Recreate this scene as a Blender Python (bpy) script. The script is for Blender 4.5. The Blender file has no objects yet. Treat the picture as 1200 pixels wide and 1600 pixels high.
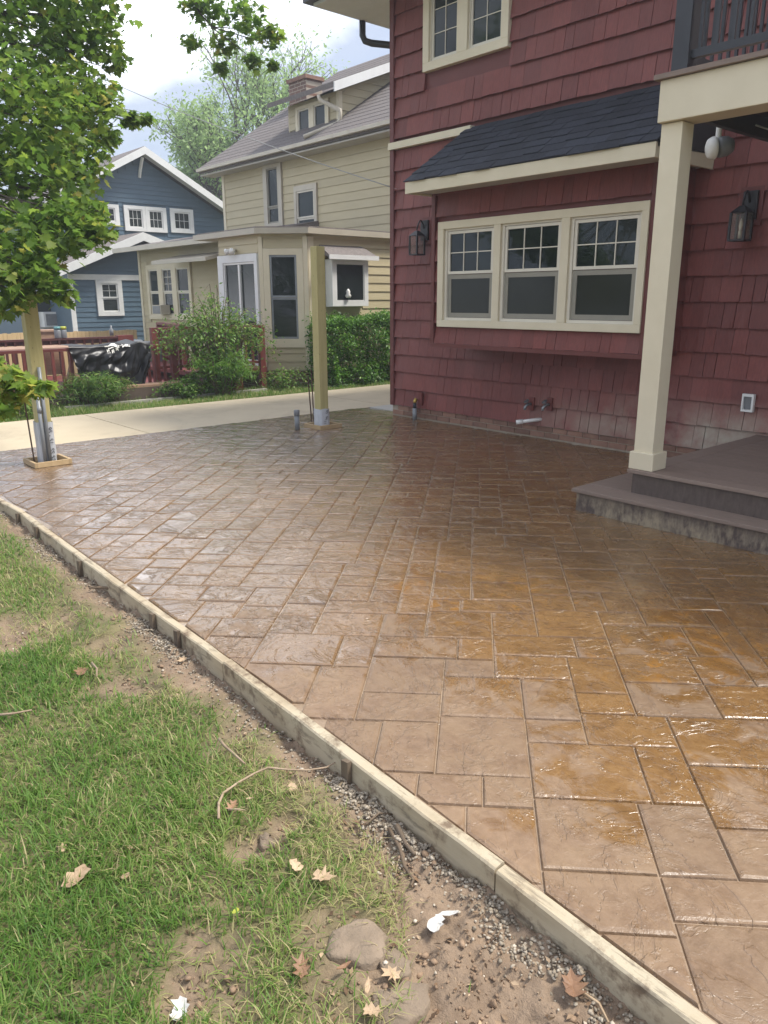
import bpy, bmesh, math, random
import numpy as np
from mathutils import Vector, Matrix
random.seed(11); rng = np.random.default_rng(11)
sc = bpy.context.scene
# ---------------------------------------------------------------- camera
YAW, PITCH, ROLL, F, HC = math.radians(48.7637), math.radians(-15.564), math.radians(0.2126), 1196.36, 1.32
_cy, _sy, _cp, _sp = math.cos(YAW), math.sin(YAW), math.cos(PITCH), math.sin(PITCH)
FWD = Vector((-_sy*_cp, _cy*_cp, _sp)); _r = Vector((_cy, _sy, 0)); _d = FWD.cross(_r)
RIGHT = math.cos(ROLL)*_r + math.sin(ROLL)*_d
DOWN = -math.sin(ROLL)*_r + math.cos(ROLL)*_d
CAM = Vector((0, 0, HC))
cd = bpy.data.cameras.new('camera'); cam = bpy.data.objects.new('camera', cd); sc.collection.objects.link(cam)
m3 = Matrix((RIGHT, -DOWN, -FWD)).transposed()
cam.matrix_world = Matrix.Translation(CAM) @ m3.to_4x4()
cd.sensor_width = 36; cd.lens = F*36/1600; cd.clip_start = .05; cd.clip_end = 600
sc.camera = cam
# ---------------------------------------------------------------- world / sun / exposure
SUN_EL, SUN_AZ = math.radians(58), math.radians(38)      # azimuth measured from +Y towards +X
w = bpy.data.worlds.new('World'); sc.world = w; w.use_nodes = True
nt = w.node_tree; nt.nodes.clear()
sky = nt.nodes.new('ShaderNodeTexSky'); sky.sky_type = 'NISHITA'; sky.sun_disc = False
sky.sun_elevation = SUN_EL; sky.sun_rotation = SUN_AZ; sky.dust_density = 2.0; sky.air_density = 1.1
tc = nt.nodes.new('ShaderNodeTexCoord')
mp = nt.nodes.new('ShaderNodeMapping'); mp.inputs['Scale'].default_value = (1, 1, 1.7); mp.inputs['Location'].default_value = (-1.14, -1.49, 1.34)
n1 = nt.nodes.new('ShaderNodeTexNoise'); n1.inputs['Scale'].default_value = 1.7; n1.inputs['Detail'].default_value = 7; n1.inputs['Roughness'].default_value = .52
cr = nt.nodes.new('ShaderNodeValToRGB'); cr.color_ramp.elements[0].position = .44; cr.color_ramp.elements[1].position = .68
mx = nt.nodes.new('ShaderNodeMix'); mx.data_type = 'RGBA'
n2 = nt.nodes.new('ShaderNodeTexNoise'); n2.inputs['Scale'].default_value = 2.4; n2.inputs['Detail'].default_value = 6
cc = nt.nodes.new('ShaderNodeValToRGB')
e_ = cc.color_ramp.elements; e_.new(.5)
for q_, (p_, c_) in zip(e_, ((.34, (5.0, 5.9, 8.2)), (.52, (7.2, 7.7, 9.2)), (.77, (46, 46, 46.5)))): q_.position = p_; q_.color = (*c_, 1)
bg = nt.nodes.new('ShaderNodeBackground'); bg.inputs['Strength'].default_value = .072
out = nt.nodes.new('ShaderNodeOutputWorld'); L = nt.links.new
L(tc.outputs['Generated'], mp.inputs['Vector']); L(mp.outputs['Vector'], n1.inputs['Vector']); L(mp.outputs['Vector'], n2.inputs['Vector'])
L(n1.outputs['Fac'], cr.inputs['Fac']); L(n2.outputs['Fac'], cc.inputs['Fac'])
mul = nt.nodes.new('ShaderNodeMath'); mul.operation = 'MULTIPLY_ADD'; mul.inputs[1].default_value = .5; mul.inputs[2].default_value = .5
L(cr.outputs['Color'], mul.inputs[0])
L(mul.outputs[0], mx.inputs['Factor']); L(sky.outputs['Color'], mx.inputs['A']); L(cc.outputs['Color'], mx.inputs['B'])
L(mx.outputs['Result'], bg.inputs['Color']); L(bg.outputs[0], out.inputs['Surface'])
sd = bpy.data.lights.new('sun', 'SUN'); sd.energy = 2.9; sd.angle = math.radians(14); sd.color = (1, .955, .88)
so = bpy.data.objects.new('sun', sd); sc.collection.objects.link(so)
_sv = Vector((math.sin(SUN_AZ)*math.cos(SUN_EL), math.cos(SUN_AZ)*math.cos(SUN_EL), math.sin(SUN_EL)))
so.rotation_euler = _sv.to_track_quat('Z', 'Y').to_euler(); so.location = (0, 0, 20)
vs = sc.view_settings; vs.view_transform = 'Standard'; vs.look = 'None'; vs.gamma = 1; vs.exposure = .95; vs.use_curve_mapping = False
sc.cycles.use_denoising = True
sc.cycles.max_bounces = 8; sc.cycles.transparent_max_bounces = 8
# ---------------------------------------------------------------- measuring helpers (points on real planes)
def ray(x, y): return RIGHT*((x-600)/F) + DOWN*((y-800)/F) + FWD
def G(x, y, z=0.): v = ray(x, y); return CAM + v*((z-HC)/v.z)
def PY(x, y, Y): v = ray(x, y); return CAM + v*(Y/v.y)
def PX(x, y, X): v = ray(x, y); return CAM + v*(X/v.x)
def DP(x, y, d): return CAM + ray(x, y)*d
def proj(p):
    q = Vector(p)-CAM; d = q.dot(FWD); return 600+F*q.dot(RIGHT)/d, 800+F*q.dot(DOWN)/d, d
# ---------------------------------------------------------------- mesh builder
class MB:
    def __init__(s): s.v = []; s.f = []
    def add(s, vs, fs):
        o = len(s.v); s.v += [tuple(p) for p in vs]; s.f += [tuple(i+o for i in f) for f in fs]; return s
    def box(s, x0, x1, y0, y1, z0, z1):
        return s.add([(x0,y0,z0),(x1,y0,z0),(x1,y1,z0),(x0,y1,z0),(x0,y0,z1),(x1,y0,z1),(x1,y1,z1),(x0,y1,z1)],
                     [(0,3,2,1),(4,5,6,7),(0,1,5,4),(1,2,6,5),(2,3,7,6),(3,0,4,7)])
    def obox(s, o, ax, ay, az):               # oriented box from a corner and three edge vectors
        o, ax, ay, az = map(Vector, (o, ax, ay, az))
        p = [o, o+ax, o+ax+ay, o+ay]; p += [q+az for q in p]
        fs = [(0,3,2,1),(4,5,6,7),(0,1,5,4),(1,2,6,5),(2,3,7,6),(3,0,4,7)]
        if ax.cross(ay).dot(az) < 0: fs = [f[::-1] for f in fs]
        return s.add(p, fs)
    def prism(s, poly, z0, z1):
        n = len(poly); a = sum(poly[i][0]*poly[(i+1)%n][1]-poly[(i+1)%n][0]*poly[i][1] for i in range(n))
        if a < 0: poly = poly[::-1]
        return s.add([(p[0],p[1],z0) for p in poly]+[(p[0],p[1],z1) for p in poly],
                     [tuple(range(n))[::-1], tuple(range(n,2*n))]+[(i,(i+1)%n,(i+1)%n+n,i+n) for i in range(n)])
    def extrude(s, poly, d):                  # planar 3d polygon, extruded along d
        n = len(poly); p = [Vector(q) for q in poly]; d = Vector(d)
        nn = sum(((p[i]-p[0]).cross(p[i+1]-p[0]) for i in range(1, n-1)), Vector())
        if nn.dot(d) < 0: p = p[::-1]
        return s.add(p+[q+d for q in p], [tuple(range(n))[::-1], tuple(range(n,2*n))]+[(i,(i+1)%n,(i+1)%n+n,i+n) for i in range(n)])
    def tube(s, path, r, n=8, caps=True):
        path = [Vector(p) for p in path]; rs = r if isinstance(r, (list, tuple)) else [r]*len(path)
        o = len(s.v); up = None
        for i, p in enumerate(path):
            t = (path[min(i+1, len(path)-1)]-path[max(i-1, 0)]).normalized()
            if up is None: up = t.orthogonal().normalized()
            up = (up-t*up.dot(t)); up = up.normalized() if up.length > 1e-6 else t.orthogonal().normalized()
            b = t.cross(up)
            for k in range(n):
                a = 2*math.pi*k/n; s.v.append(tuple(p+(up*math.cos(a)+b*math.sin(a))*rs[i]))
        for i in range(len(path)-1):
            for k in range(n):
                a, b = o+i*n+k, o+i*n+(k+1)%n; s.f.append((a, b, b+n, a+n))
        if caps:
            s.f.append(tuple(o+k for k in range(n))[::-1]); e = o+(len(path)-1)*n; s.f.append(tuple(e+k for k in range(n)))
        return s
    def lathe(s, o, axis, prof, n=16):        # prof: (distance along axis, radius)
        o, axis = Vector(o), Vector(axis).normalized()
        return s.tube([o+axis*a for a, r in prof], [max(r, 1e-4) for a, r in prof], n)
def loc_of(p):
    l = Vector((0,0,0))
    while p: l += p.location; p = p.parent
    return l
def link(o, parent=None):
    sc.collection.objects.link(o)
    if parent: o.parent = parent
    return o
def mesh_from(name, v, f, m, smooth=False):
    me = bpy.data.meshes.new(name); me.from_pydata(v, [], f); me.materials.append(m)
    if smooth: me.polygons.foreach_set('use_smooth', [True]*len(me.polygons))
    me.update(); return me
def obj(name, mb, m, parent=None, smooth=False, label=None, bevel=0, kind=None):
    l = loc_of(parent); v = [(a-l.x, b-l.y, c-l.z) for a, b, c in mb.v]
    o = link(bpy.data.objects.new(name, mesh_from(name, v, mb.f, m, smooth)), parent)
    if bevel:
        md = o.modifiers.new('bevel', 'BEVEL'); md.width = bevel; md.segments = 2; md.limit_method = 'ANGLE'
    if label: o['label'] = label
    if kind: o['kind'] = kind
    return o
def tag(o, label, cat, group=None):
    o['label'] = label; o['category'] = cat
    if group: o['group'] = group
    return o
def thing(name, label, cat, loc, group=None):
    o = bpy.data.objects.new(name, None); o.empty_display_size = .1; o.location = loc; link(o); return tag(o, label, cat, group)
def struct(name, mb, m, smooth=False):
    o = obj(name, mb, m, None, smooth); o['kind'] = 'structure'; return o
def np_mesh(name, V, Fq, m, attrs=None, smooth=False):
    """V (n,3), Fq (k,3|4) index array"""
    me = bpy.data.meshes.new(name); n, k = len(V), Fq.shape[1]
    me.vertices.add(n); me.vertices.foreach_set('co', np.ascontiguousarray(V, dtype=np.float32).ravel())
    me.loops.add(Fq.size); me.loops.foreach_set('vertex_index', np.ascontiguousarray(Fq, dtype=np.int32).ravel())
    me.polygons.add(len(Fq)); me.polygons.foreach_set('loop_start', np.arange(0, Fq.size, k, dtype=np.int32))
    me.polygons.foreach_set('loop_total', np.full(len(Fq), k, dtype=np.int32))
    if smooth: me.polygons.foreach_set('use_smooth', np.ones(len(Fq), dtype=bool))
    for a, d in (attrs or {}).items():
        at = me.attributes.new(a, 'FLOAT', 'POINT'); at.data.foreach_set('value', np.ascontiguousarray(d, dtype=np.float32))
    me.materials.append(m); me.update(calc_edges=True); me.validate(); return me
# ---------------------------------------------------------------- materials
class NG:
    def __init__(s, name):
        s.m = bpy.data.materials.new(name); s.m.use_nodes = True; s.t = s.m.node_tree; s.b = s.t.nodes['Principled BSDF']
        s.pos = s.t.nodes.new('ShaderNodeNewGeometry').outputs['Position']
    def n(s, ty, **kw):
        nd = s.t.nodes.new(ty)
        for k, v in kw.items(): setattr(nd, k, v)
        return nd
    def l(s, a, b): s.t.links.new(a, b)
    def set(s, sock, v):
        if hasattr(v, 'is_linked') or hasattr(v, 'links'): s.l(v, sock)
        else: sock.default_value = v
    def vec(s, scale=(1,1,1), rot=(0,0,0), loc=(0,0,0), src=None):
        mp = s.n('ShaderNodeMapping'); s.l(src or s.pos, mp.inputs['Vector'])
        mp.inputs['Scale'].default_value = scale; mp.inputs['Rotation'].default_value = rot; mp.inputs['Location'].default_value = loc
        return mp.outputs['Vector']
    def noise(s, scale, detail=4, rough=.5, dist=0, vec=None):
        nd = s.n('ShaderNodeTexNoise'); s.l(vec or s.pos, nd.inputs['Vector'])
        nd.inputs['Scale'].default_value = scale; nd.inputs['Detail'].default_value = detail
        nd.inputs['Roughness'].default_value = rough; nd.inputs['Distortion'].default_value = dist
        return nd.outputs['Fac']
    def ramp(s, fac, stops):
        nd = s.n('ShaderNodeValToRGB'); s.l(fac, nd.inputs['Fac']); e = nd.color_ramp.elements
        while len(e) < len(stops): e.new(.5)
        for el, (p, c) in zip(e, stops):
            el.position = p; el.color = (c, c, c, 1) if isinstance(c, (int, float)) else (*c, 1)
        return nd.outputs['Color']
    def math(s, op, a, b=0., c=None, clamp=False):
        nd = s.n('ShaderNodeMath', operation=op, use_clamp=clamp); s.set(nd.inputs[0], a); s.set(nd.inputs[1], b)
        if c is not None: s.set(nd.inputs[2], c)
        return nd.outputs[0]
    def mix(s, f, a, b, mode='MIX'):
        nd = s.n('ShaderNodeMix', data_type='RGBA', blend_type=mode); s.set(nd.inputs['Factor'], f)
        for k, v in (('A', a), ('B', b)):
            sk = [i for i in nd.inputs if i.name == k and i.type == 'RGBA'][0]
            s.set(sk, v if not isinstance(v, tuple) else (*v[:3], 1))
        return [o for o in nd.outputs if o.type == 'RGBA'][0]
    def bump(s, h, strength=.3, dist=.01, normal=None):
        nd = s.n('ShaderNodeBump'); s.l(h, nd.inputs['Height']); nd.inputs['Strength'].default_value = strength; nd.inputs['Distance'].default_value = dist
        if normal: s.l(normal, nd.inputs['Normal'])
        return nd.outputs['Normal']
    def rnd(s): return s.n('ShaderNodeObjectInfo').outputs['Random']
    def attr(s, a): return s.n('ShaderNodeAttribute', attribute_name=a).outputs['Fac']
    def hsv(s, col, v): 
        nd = s.n('ShaderNodeHueSaturation'); s.l(col, nd.inputs['Color']); s.set(nd.inputs['Value'], v); return nd.outputs['Color']
    def done(s, col=None, rough=None, normal=None, **kw):
        if col is not None: s.set(s.b.inputs['Base Color'], col if not isinstance(col, tuple) else (*col, 1))
        if rough is not None: s.set(s.b.inputs['Roughness'], rough)
        if normal is not None: s.l(normal, s.b.inputs['Normal'])
        for k, v in kw.items(): s.set(s.b.inputs[k.replace('_', ' ')], v)
        return s.m
def simple(name, a, b=None, rough=.6, scale=8, stretch=(1,1,1), detail=5, bump=.15, bscale=60, bdist=.004, rand=.12, **kw):
    g = NG(name); b = b or tuple(x*.72 for x in a)
    f = g.noise(scale, detail, .6, vec=g.vec(stretch))
    c = g.mix(g.ramp(f, [(.3, 0.), (.7, 1.)]), b, a)
    if rand: c = g.hsv(c, g.math('MULTIPLY_ADD', g.rnd(), rand*2, 1-rand))
    h = g.noise(bscale, 4, .6, vec=g.vec(stretch))
    return g.done(c, rough, g.bump(h, bump, bdist) if bump else None, **kw)
M = {}
def shake_mat(name, a, b, dusty=True):
    g = NG(name)
    gr = g.noise(1, 5, .65, vec=g.vec((95, 95, 4)))
    big = g.noise(1.7, 3, .5)
    c = g.mix(g.ramp(gr, [(.3, 0.), (.72, 1.)]), b, a)
    c = g.mix(g.math('MULTIPLY', g.ramp(big, [(.4, 0.), (.65, 1.)]), .35), c, (.225, .075, .062))
    c = g.hsv(c, g.math('MULTIPLY_ADD', g.rnd(), .30, .86))
    if dusty:                                   # cement splash low on the wall
        z = g.n('ShaderNodeSeparateXYZ'); g.l(g.pos, z.inputs[0])
        zz = g.math('SUBTRACT', .56, z.outputs['Z']); n = g.noise(2.2, 5, .6)
        xx = g.n('ShaderNodeMapRange'); g.l(z.outputs['X'], xx.inputs[0]); xx.inputs[1].default_value = -4.9; xx.inputs[2].default_value = -3.0
        dd = g.math('MULTIPLY', g.math('MULTIPLY', g.math('MULTIPLY', zz, 2.9, clamp=True), g.ramp(n, [(.40, 0.), (.66, .9)])), xx.outputs[0])
        c = g.mix(g.math('MULTIPLY', dd, 1.25, clamp=True), c, (.40, .345, .265))
    return g.done(c, .55, g.bump(gr, .5, .004))
M['shake'] = shake_mat('red_shake', (.208, .049, .037), (.136, .031, .024))
M['red_paint'] = simple('dark_red_paint', (.158, .037, .029), (.125, .029, .023), .5, 3, bump=.1)
M['cream'] = simple('cream_trim', (.70, .62, .45), (.64, .565, .40), .45, 4, bump=.05, rand=.02)
M['cream_dull'] = simple('cream_sash', (.72, .67, .55), (.66, .61, .5), .4, 4, bump=.03, rand=.02)
M['screen'] = simple('grey_screen_frame', (.29, .27, .215), (.25, .235, .19), .6, 6, bump=.05, rand=.02)
def glass_mat(name, a, b, rough=.03, spec=.45):
    g = NG(name); f = g.noise(1.3, 3, .5)
    wv = g.noise(1.1, 2, .5)
    return g.done(g.mix(g.math('ADD', g.math('MULTIPLY', g.ramp(f, [(.35, 0.), (.65, 1.)]), .5), g.math('MULTIPLY', g.rnd(), .5)), a, b), rough, g.bump(wv, .04, .02), Specular_IOR_Level=spec)  # uneven pane tone stands in for varied reflections, put into the colour
M['glass'] = glass_mat('dark_window_glass', (.005, .009, .009), (.026, .034, .030), spec=.42)
M['glass_far'] = glass_mat('far_window_glass', (.012, .018, .018), (.035, .045, .042), .06, .35)
M['glass_screen'] = glass_mat('screened_glass', (.024, .027, .021), (.048, .050, .040), .12, .25)
M['asphalt_shingle'] = simple('black_asphalt_shingle', (.030, .034, .046), (.018, .021, .029), .85, 45, bump=.5, bscale=260, bdist=.003, rand=.28)
M['dark_metal'] = simple('dark_bronze_metal', (.022, .020, .021), (.014, .012, .013), .42, 6, bump=.05, rand=.03)
M['black_rail'] = simple('black_railing', (.030, .032, .036), (.022, .023, .026), .4, 6, bump=.05, rand=.03)
M['composite'] = simple('composite_decking', (.245, .180, .140), (.185, .135, .106), .62, 14, (1, 6, 6), bump=.2, bscale=50, rand=.07)
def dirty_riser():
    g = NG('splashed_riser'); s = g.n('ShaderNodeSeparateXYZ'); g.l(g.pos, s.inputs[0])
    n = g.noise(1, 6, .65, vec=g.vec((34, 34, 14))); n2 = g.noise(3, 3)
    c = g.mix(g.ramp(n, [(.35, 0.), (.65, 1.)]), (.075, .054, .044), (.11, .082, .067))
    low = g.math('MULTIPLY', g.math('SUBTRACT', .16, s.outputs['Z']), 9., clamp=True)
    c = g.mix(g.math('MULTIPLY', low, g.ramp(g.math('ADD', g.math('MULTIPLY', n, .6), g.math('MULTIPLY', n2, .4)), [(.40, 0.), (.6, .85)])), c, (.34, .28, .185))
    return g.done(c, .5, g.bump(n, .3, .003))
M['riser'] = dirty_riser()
M['ceiling'] = simple('dark_ceiling_board', (.05, .046, .045), (.035, .032, .032), .7, 3, (8, 1, 1), bump=.2)
M['white'] = simple('white_plastic', (.78, .77, .73), (.70, .69, .65), .35, 5, bump=.03, rand=.02)
M['white_far'] = simple('white_house_trim', (.74, .74, .72), (.66, .66, .64), .5, 5, bump=.03, rand=.03)
M['greyplastic'] = simple('grey_plastic', (.22, .225, .23), (.17, .175, .18), .45, 9, bump=.08, rand=.04)
M['pvc_grey'] = simple('grey_conduit', (.25, .265, .275), (.20, .215, .225), .4, 9, bump=.06, rand=.04)
M['brass'] = simple('brass', (.42, .29, .07), (.30, .2, .05), .35, 20, bump=.05, Metallic=.8)
M['steel'] = simple('galvanised_steel', (.30, .31, .32), (.2, .21, .22), .4, 30, bump=.1, Metallic=.7)
M['rust'] = simple('rusty_rebar', (.12, .065, .04), (.06, .035, .025), .8, 40, bump=.5, bscale=120)
def wood(name, a, b, rough=.65, axis='z', bump=.25, knots=True, sc_=1.):
    g = NG(name); st = {'z': (30, 30, 1.6), 'x': (1.6, 30, 30), 'y': (30, 1.6, 30)}[axis]
    f = g.noise(sc_, 5, .6, .4, g.vec(st)); big = g.noise(2.5, 3)
    c = g.mix(g.ramp(f, [(.3, 0.), (.7, 1.)]), b, a)
    c = g.mix(g.math('MULTIPLY', big, .25), c, tuple(min(1, x*1.25) for x in a))
    if knots:
        v = g.n('ShaderNodeTexVoronoi', feature='F1'); g.l(g.vec({'z': (7, 7, 2.4), 'x': (2.4, 7, 7), 'y': (7, 2.4, 7)}[axis]), v.inputs['Vector'])
        c = g.mix(g.ramp(v.outputs['Distance'], [(.05, .8), (.13, 0.)]), c, tuple(x*.35 for x in b))
    c = g.hsv(c, g.math('MULTIPLY_ADD', g.rnd(), .2, .9))
    return g.done(c, rough, g.bump(f, bump, .003))
M['treated'] = wood('green_treated_pine', (.47, .41, .19), (.37, .315, .125))
M['newpine'] = wood('new_pine', (.46, .33, .18), (.36, .25, .125), axis='x')
M['fence_wood'] = wood('new_fence_boards', (.58, .41, .22), (.46, .31, .155), axis='z', knots=False)
def form_mat():
    g = NG('weathered_form_board'); f = g.noise(1, 5, .6, .4, g.vec((1.6, 30, 30))); st = g.noise(2.6, 6, .62); sp = g.noise(9, 5, .7)
    c = g.mix(g.ramp(f, [(.3, 0.), (.7, 1.)]), (.30, .24, .155), (.47, .385, .26))
    c = g.mix(g.ramp(st, [(.40, 0.), (.56, .8)]), c, (.45, .39, .28))     # cement film
    c = g.mix(g.ramp(sp, [(.53, 0.), (.66, .85)]), c, (.125, .08, .048)); gr_ = g.noise(1, 5, .7, 0, g.vec((5, 40, 22))); c = g.mix(g.ramp(gr_, [(.56, 0.), (.64, .55)]), c, (.10, .078, .055))
    s = g.n('ShaderNodeSeparateXYZ'); g.l(g.pos, s.inputs[0])
    return g.done(c, .8, g.bump(g.math('ADD', f, sp), .5, .004))
M['form'] = form_mat()
M['stake'] = simple('weathered_stake', (.16, .12, .08), (.09, .066, .045), .85, 14, (1,1,.2), bump=.4)
M['red_deck'] = simple('red_deck_paint', (.165, .036, .029), (.115, .026, .022), .55, 5, bump=.15, rand=.15)
M['red_deck_dark'] = simple('dark_red_stain', (.085, .022, .018), (.055, .015, .012), .6, 5, bump=.15, rand=.1)
M['bench_tan'] = simple('worn_tan_boards', (.36, .235, .155), (.27, .155, .10), .65, 7, (4,1,4), bump=.2, rand=.1)
M['brown_skirt'] = simple('brown_skirting', (.115, .082, .062), (.085, .06, .046), .6, 6, bump=.1)
M['siding_tan'] = simple('tan_lap_siding', (.51, .44, .275), (.465, .395, .24), .55, 2.5, (1,1,4), bump=.06, rand=.05)
M['siding_blue'] = simple('blue_lap_siding', (.080, .132, .178), (.068, .115, .156), .5, 2.5, (1,1,4), bump=.06, rand=.06)
M['roof_grey'] = simple('grey_roof_shingles', (.19, .165, .15), (.125, .11, .105), .9, 24, (1,1,1), bump=.6, bscale=40, bdist=.02, rand=.1)
M['grey_gutter'] = simple('cream_gutter', (.52, .47, .37), (.46, .41, .32), .4, 4, bump=.03)
M['soffit'] = simple('painted_soffit', (.52, .49, .42), (.46, .43, .37), .6, 3, bump=.04)
def brick_mat():
    g = NG('old_brick'); b = g.n('ShaderNodeTexBrick'); g.l(g.vec((1,1,1), (math.pi/2, 0, 0)), b.inputs['Vector'])
    b.inputs['Color1'].default_value = (.19, .105, .075, 1); b.inputs['Color2'].default_value = (.13, .075, .055, 1); b.inputs['Mortar'].default_value = (.34, .29, .23, 1)
    b.inputs['Scale'].default_value = 1; b.inputs['Brick Width'].default_value = .22; b.inputs['Row Height'].default_value = .075; b.inputs['Mortar Size'].default_value = .008
    return g.done(b.outputs['Color'], .85, g.bump(g.noise(40), .3))
M['brick_far'] = brick_mat()
M['brick'] = simple('foundation_brick', (.27, .155, .105), (.19, .10, .07), .85, 12, bump=.4, bscale=70, rand=.25)
M['mortar'] = simple('mortar', (.40, .34, .26), (.3, .25, .19), .9, 14, bump=.4)
def concrete(name, a, b):
    g = NG(name); f = g.noise(1.1, 6, .62); f2 = g.noise(60, 4, .7)
    c = g.mix(g.ramp(f, [(.3, 0.), (.7, 1.)]), b, a); c = g.mix(g.math('MULTIPLY', f2, .25), c, tuple(x*.6 for x in b)); c = g.mix(g.ramp(g.noise(.7, 7, .7, 1.5), [(.52, 0.), (.68, .5)]), c, tuple(x*.62 for x in b))
    return g.done(c, .85, g.bump(f2, .25, .003))
M['drive'] = concrete('driveway_concrete', (.56, .475, .335), (.48, .40, .275))
M['apron'] = concrete('grey_concrete_apron', (.52, .50, .45), (.45, .43, .38))
def patio_stone(name, grout=False):
    g = NG(name)
    s = g.n('ShaderNodeSeparateXYZ'); g.l(g.pos, s.inputs[0]); X, Y = s.outputs['X'], s.outputs['Y']
    rnd = g.rnd()
    # slate relief: warped cleft terraces + finer chips + grain
    vv = g.vec((1, 1, 1), (0, 0, math.radians(20)))
    a1 = g.noise(2.5, 6, .62, 1.0, vv); a2 = g.noise(9, 5, .62, 1.4); a3 = g.noise(120, 3, .7)
    terr = g.ramp(a1, [(.34, 0.), (.425, .22), (.435, .45), (.52, .55), (.53, .80), (.62, .86), (.63, 1.)])
    chip = g.ramp(a2, [(.40, 0.), (.47, .3), (.485, .7), (.60, 1.)])
    sparse = g.ramp(g.noise(3.3, 2, .5), [(.42, .12), (.62, 1.)])
    h = g.math('ADD', g.math('MULTIPLY', terr, .8), g.math('MULTIPLY', g.math('MULTIPLY', chip, sparse), .36))
    h = g.math('ADD', h, g.math('MULTIPLY', a3, .09))
    # fresh sealer: the foreground has dried, the middle holds patches, the far half is still wet
    vdir = g.math('MULTIPLY', g.math('SUBTRACT', Y, X), .7071)
    udir = g.math('MULTIPLY', g.math('ADD', Y, X), .7071)
    zone = g.ramp(g.math('ADD', g.math('MULTIPLY', g.math('SUBTRACT', vdir, 1.75), .36), g.math('MULTIPLY', g.math('SUBTRACT', udir, .1), .24)), [(.0, 0.), (.30, .45), (.9, 1.)])
    zone = g.math('MAXIMUM', zone, g.ramp(g.math('MULTIPLY', g.math('SUBTRACT', vdir, 2.25), .5), [(.0, 0.), (.5, .95)]))
    amb = g.ramp(g.math('ADD', g.math('MULTIPLY', udir, .55), g.math('MULTIPLY', vdir, .10)), [(.02, .0), (.42, 1.)])  # amber water tint, with the red wall's reflection put into the wet colour
    patch = g.noise(2.0, 4, .55, .6); patch2 = g.noise(5.5, 5, .62, 1.2)
    pw = g.math('ADD', g.math('MULTIPLY', patch, .5), g.math('MULTIPLY', patch2, .5))
    wet = g.ramp(g.math('ADD', g.math('MULTIPLY', zone, .36), g.math('ADD', g.math('SUBTRACT', pw, .15), g.math('MULTIPLY', g.math('SUBTRACT', rnd, .25), .20))), [(.50, 0.), (.57, 1.)])
    low = g.ramp(g.math('ADD', g.math('MULTIPLY', a2, .5), g.math('ADD', g.math('MULTIPLY', a1, .5), g.math('MULTIPLY', g.math('SUBTRACT', rnd, .5), .12))), [(.40, 1.), (.47, 0.)])
    pool = g.math('MULTIPLY', wet, low, clamp=True)
    fine = g.noise(30, 6, .7); mott = g.noise(7, 5, .65)
    dry = g.mix(g.ramp(fine, [(.3, 0.), (.7, 1.)]), (.160, .100, .057), (.244, .161, .100))
    dry = g.mix(g.math('MULTIPLY', g.ramp(mott, [(.4, 0.), (.62, 1.)]), .45), dry, (.275, .188, .112))
    wl = g.mix(amb, (.157, .089, .040), (.160, .082, .026)); wh = g.mix(amb, (.222, .137, .068), (.238, .134, .049))
    wetc = g.mix(g.ramp(fine, [(.3, 0.), (.7, 1.)]), wl, wh)
    wetc = g.mix(g.math('MULTIPLY', g.ramp(mott, [(.36, 1.), (.52, 0.)]), .45), wetc, g.mix(amb, (.115, .066, .036), (.105, .052, .018)))
    amber = g.mix(g.ramp(patch2, [(.42, 1.), (.58, 0.)]), (.16, .078, .018), (.38, .17, .022))
    spot = g.ramp(g.math('ABSOLUTE', g.math('SUBTRACT', vdir, 2.9)), [(.35, 1.), (1.3, .12)])
    c = g.mix(wet, dry, wetc); c = g.mix(g.math('MULTIPLY', g.math('MULTIPLY', g.math('MULTIPLY', pool, amb), spot), .5), c, amber)
    c = g.hsv(c, g.math('MULTIPLY_ADD', rnd, .22, .89))
    if grout: c = g.mix(g.math('MULTIPLY_ADD', zone, .30, .22), c, (.46, .375, .275))
    rough = g.mix(wet, (.42,)*3, (.25,)*3); rough = g.mix(pool, rough, (.06,)*3)
    rough = g.math('ADD', rough, g.math('MULTIPLY', g.math('SUBTRACT', mott, .5), .30), clamp=True)
    rough = g.math('MAXIMUM', rough, .05)
    hh = g.mix(g.math('MULTIPLY', pool, .8), h, (.45,)*3)
    return g.done(c, rough, g.bump(hh, .8, .012), Specular_IOR_Level=.55, Coat_Weight=g.math('MULTIPLY_ADD', wet, .92, .08), Coat_Roughness=.23, Coat_Normal=g.bump(hh, .7, .012))
M['stone'] = patio_stone('stamped_stone'); M['grout'] = patio_stone('stamped_joint', True)
def ground_mat():
    g = NG('lawn_soil'); d = g.attr('dirt')
    f = g.noise(9, 7, .65); f2 = g.noise(55, 5, .7)
    soil = g.mix(g.ramp(f, [(.3, 0.), (.7, 1.)]), (.125, .082, .052), (.29, .205, .135))
    soil = g.mix(g.math('MULTIPLY', f2, .35), soil, (.40, .31, .22))
    under = g.mix(g.ramp(f, [(.3, 0.), (.7, 1.)]), (.085, .085, .032), (.19, .165, .075))
    c = g.mix(d, under, soil)
    return g.done(c, .95, g.bump(g.math('ADD', f2, f), .8, .012))
M['ground'] = ground_mat()
def far_ground():
    g = NG('far_grass_ground'); f = g.noise(2.5, 6, .65); f2 = g.noise(18, 5, .7)
    c = g.mix(g.ramp(f, [(.3, 0.), (.7, 1.)]), (.075, .095, .03), (.16, .15, .07)); c = g.mix(g.math('MULTIPLY', f2, .5), c, (.06, .085, .022))
    return g.done(c, .95, g.bump(f2, .8, .03))
M['far_ground'] = far_ground()
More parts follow.
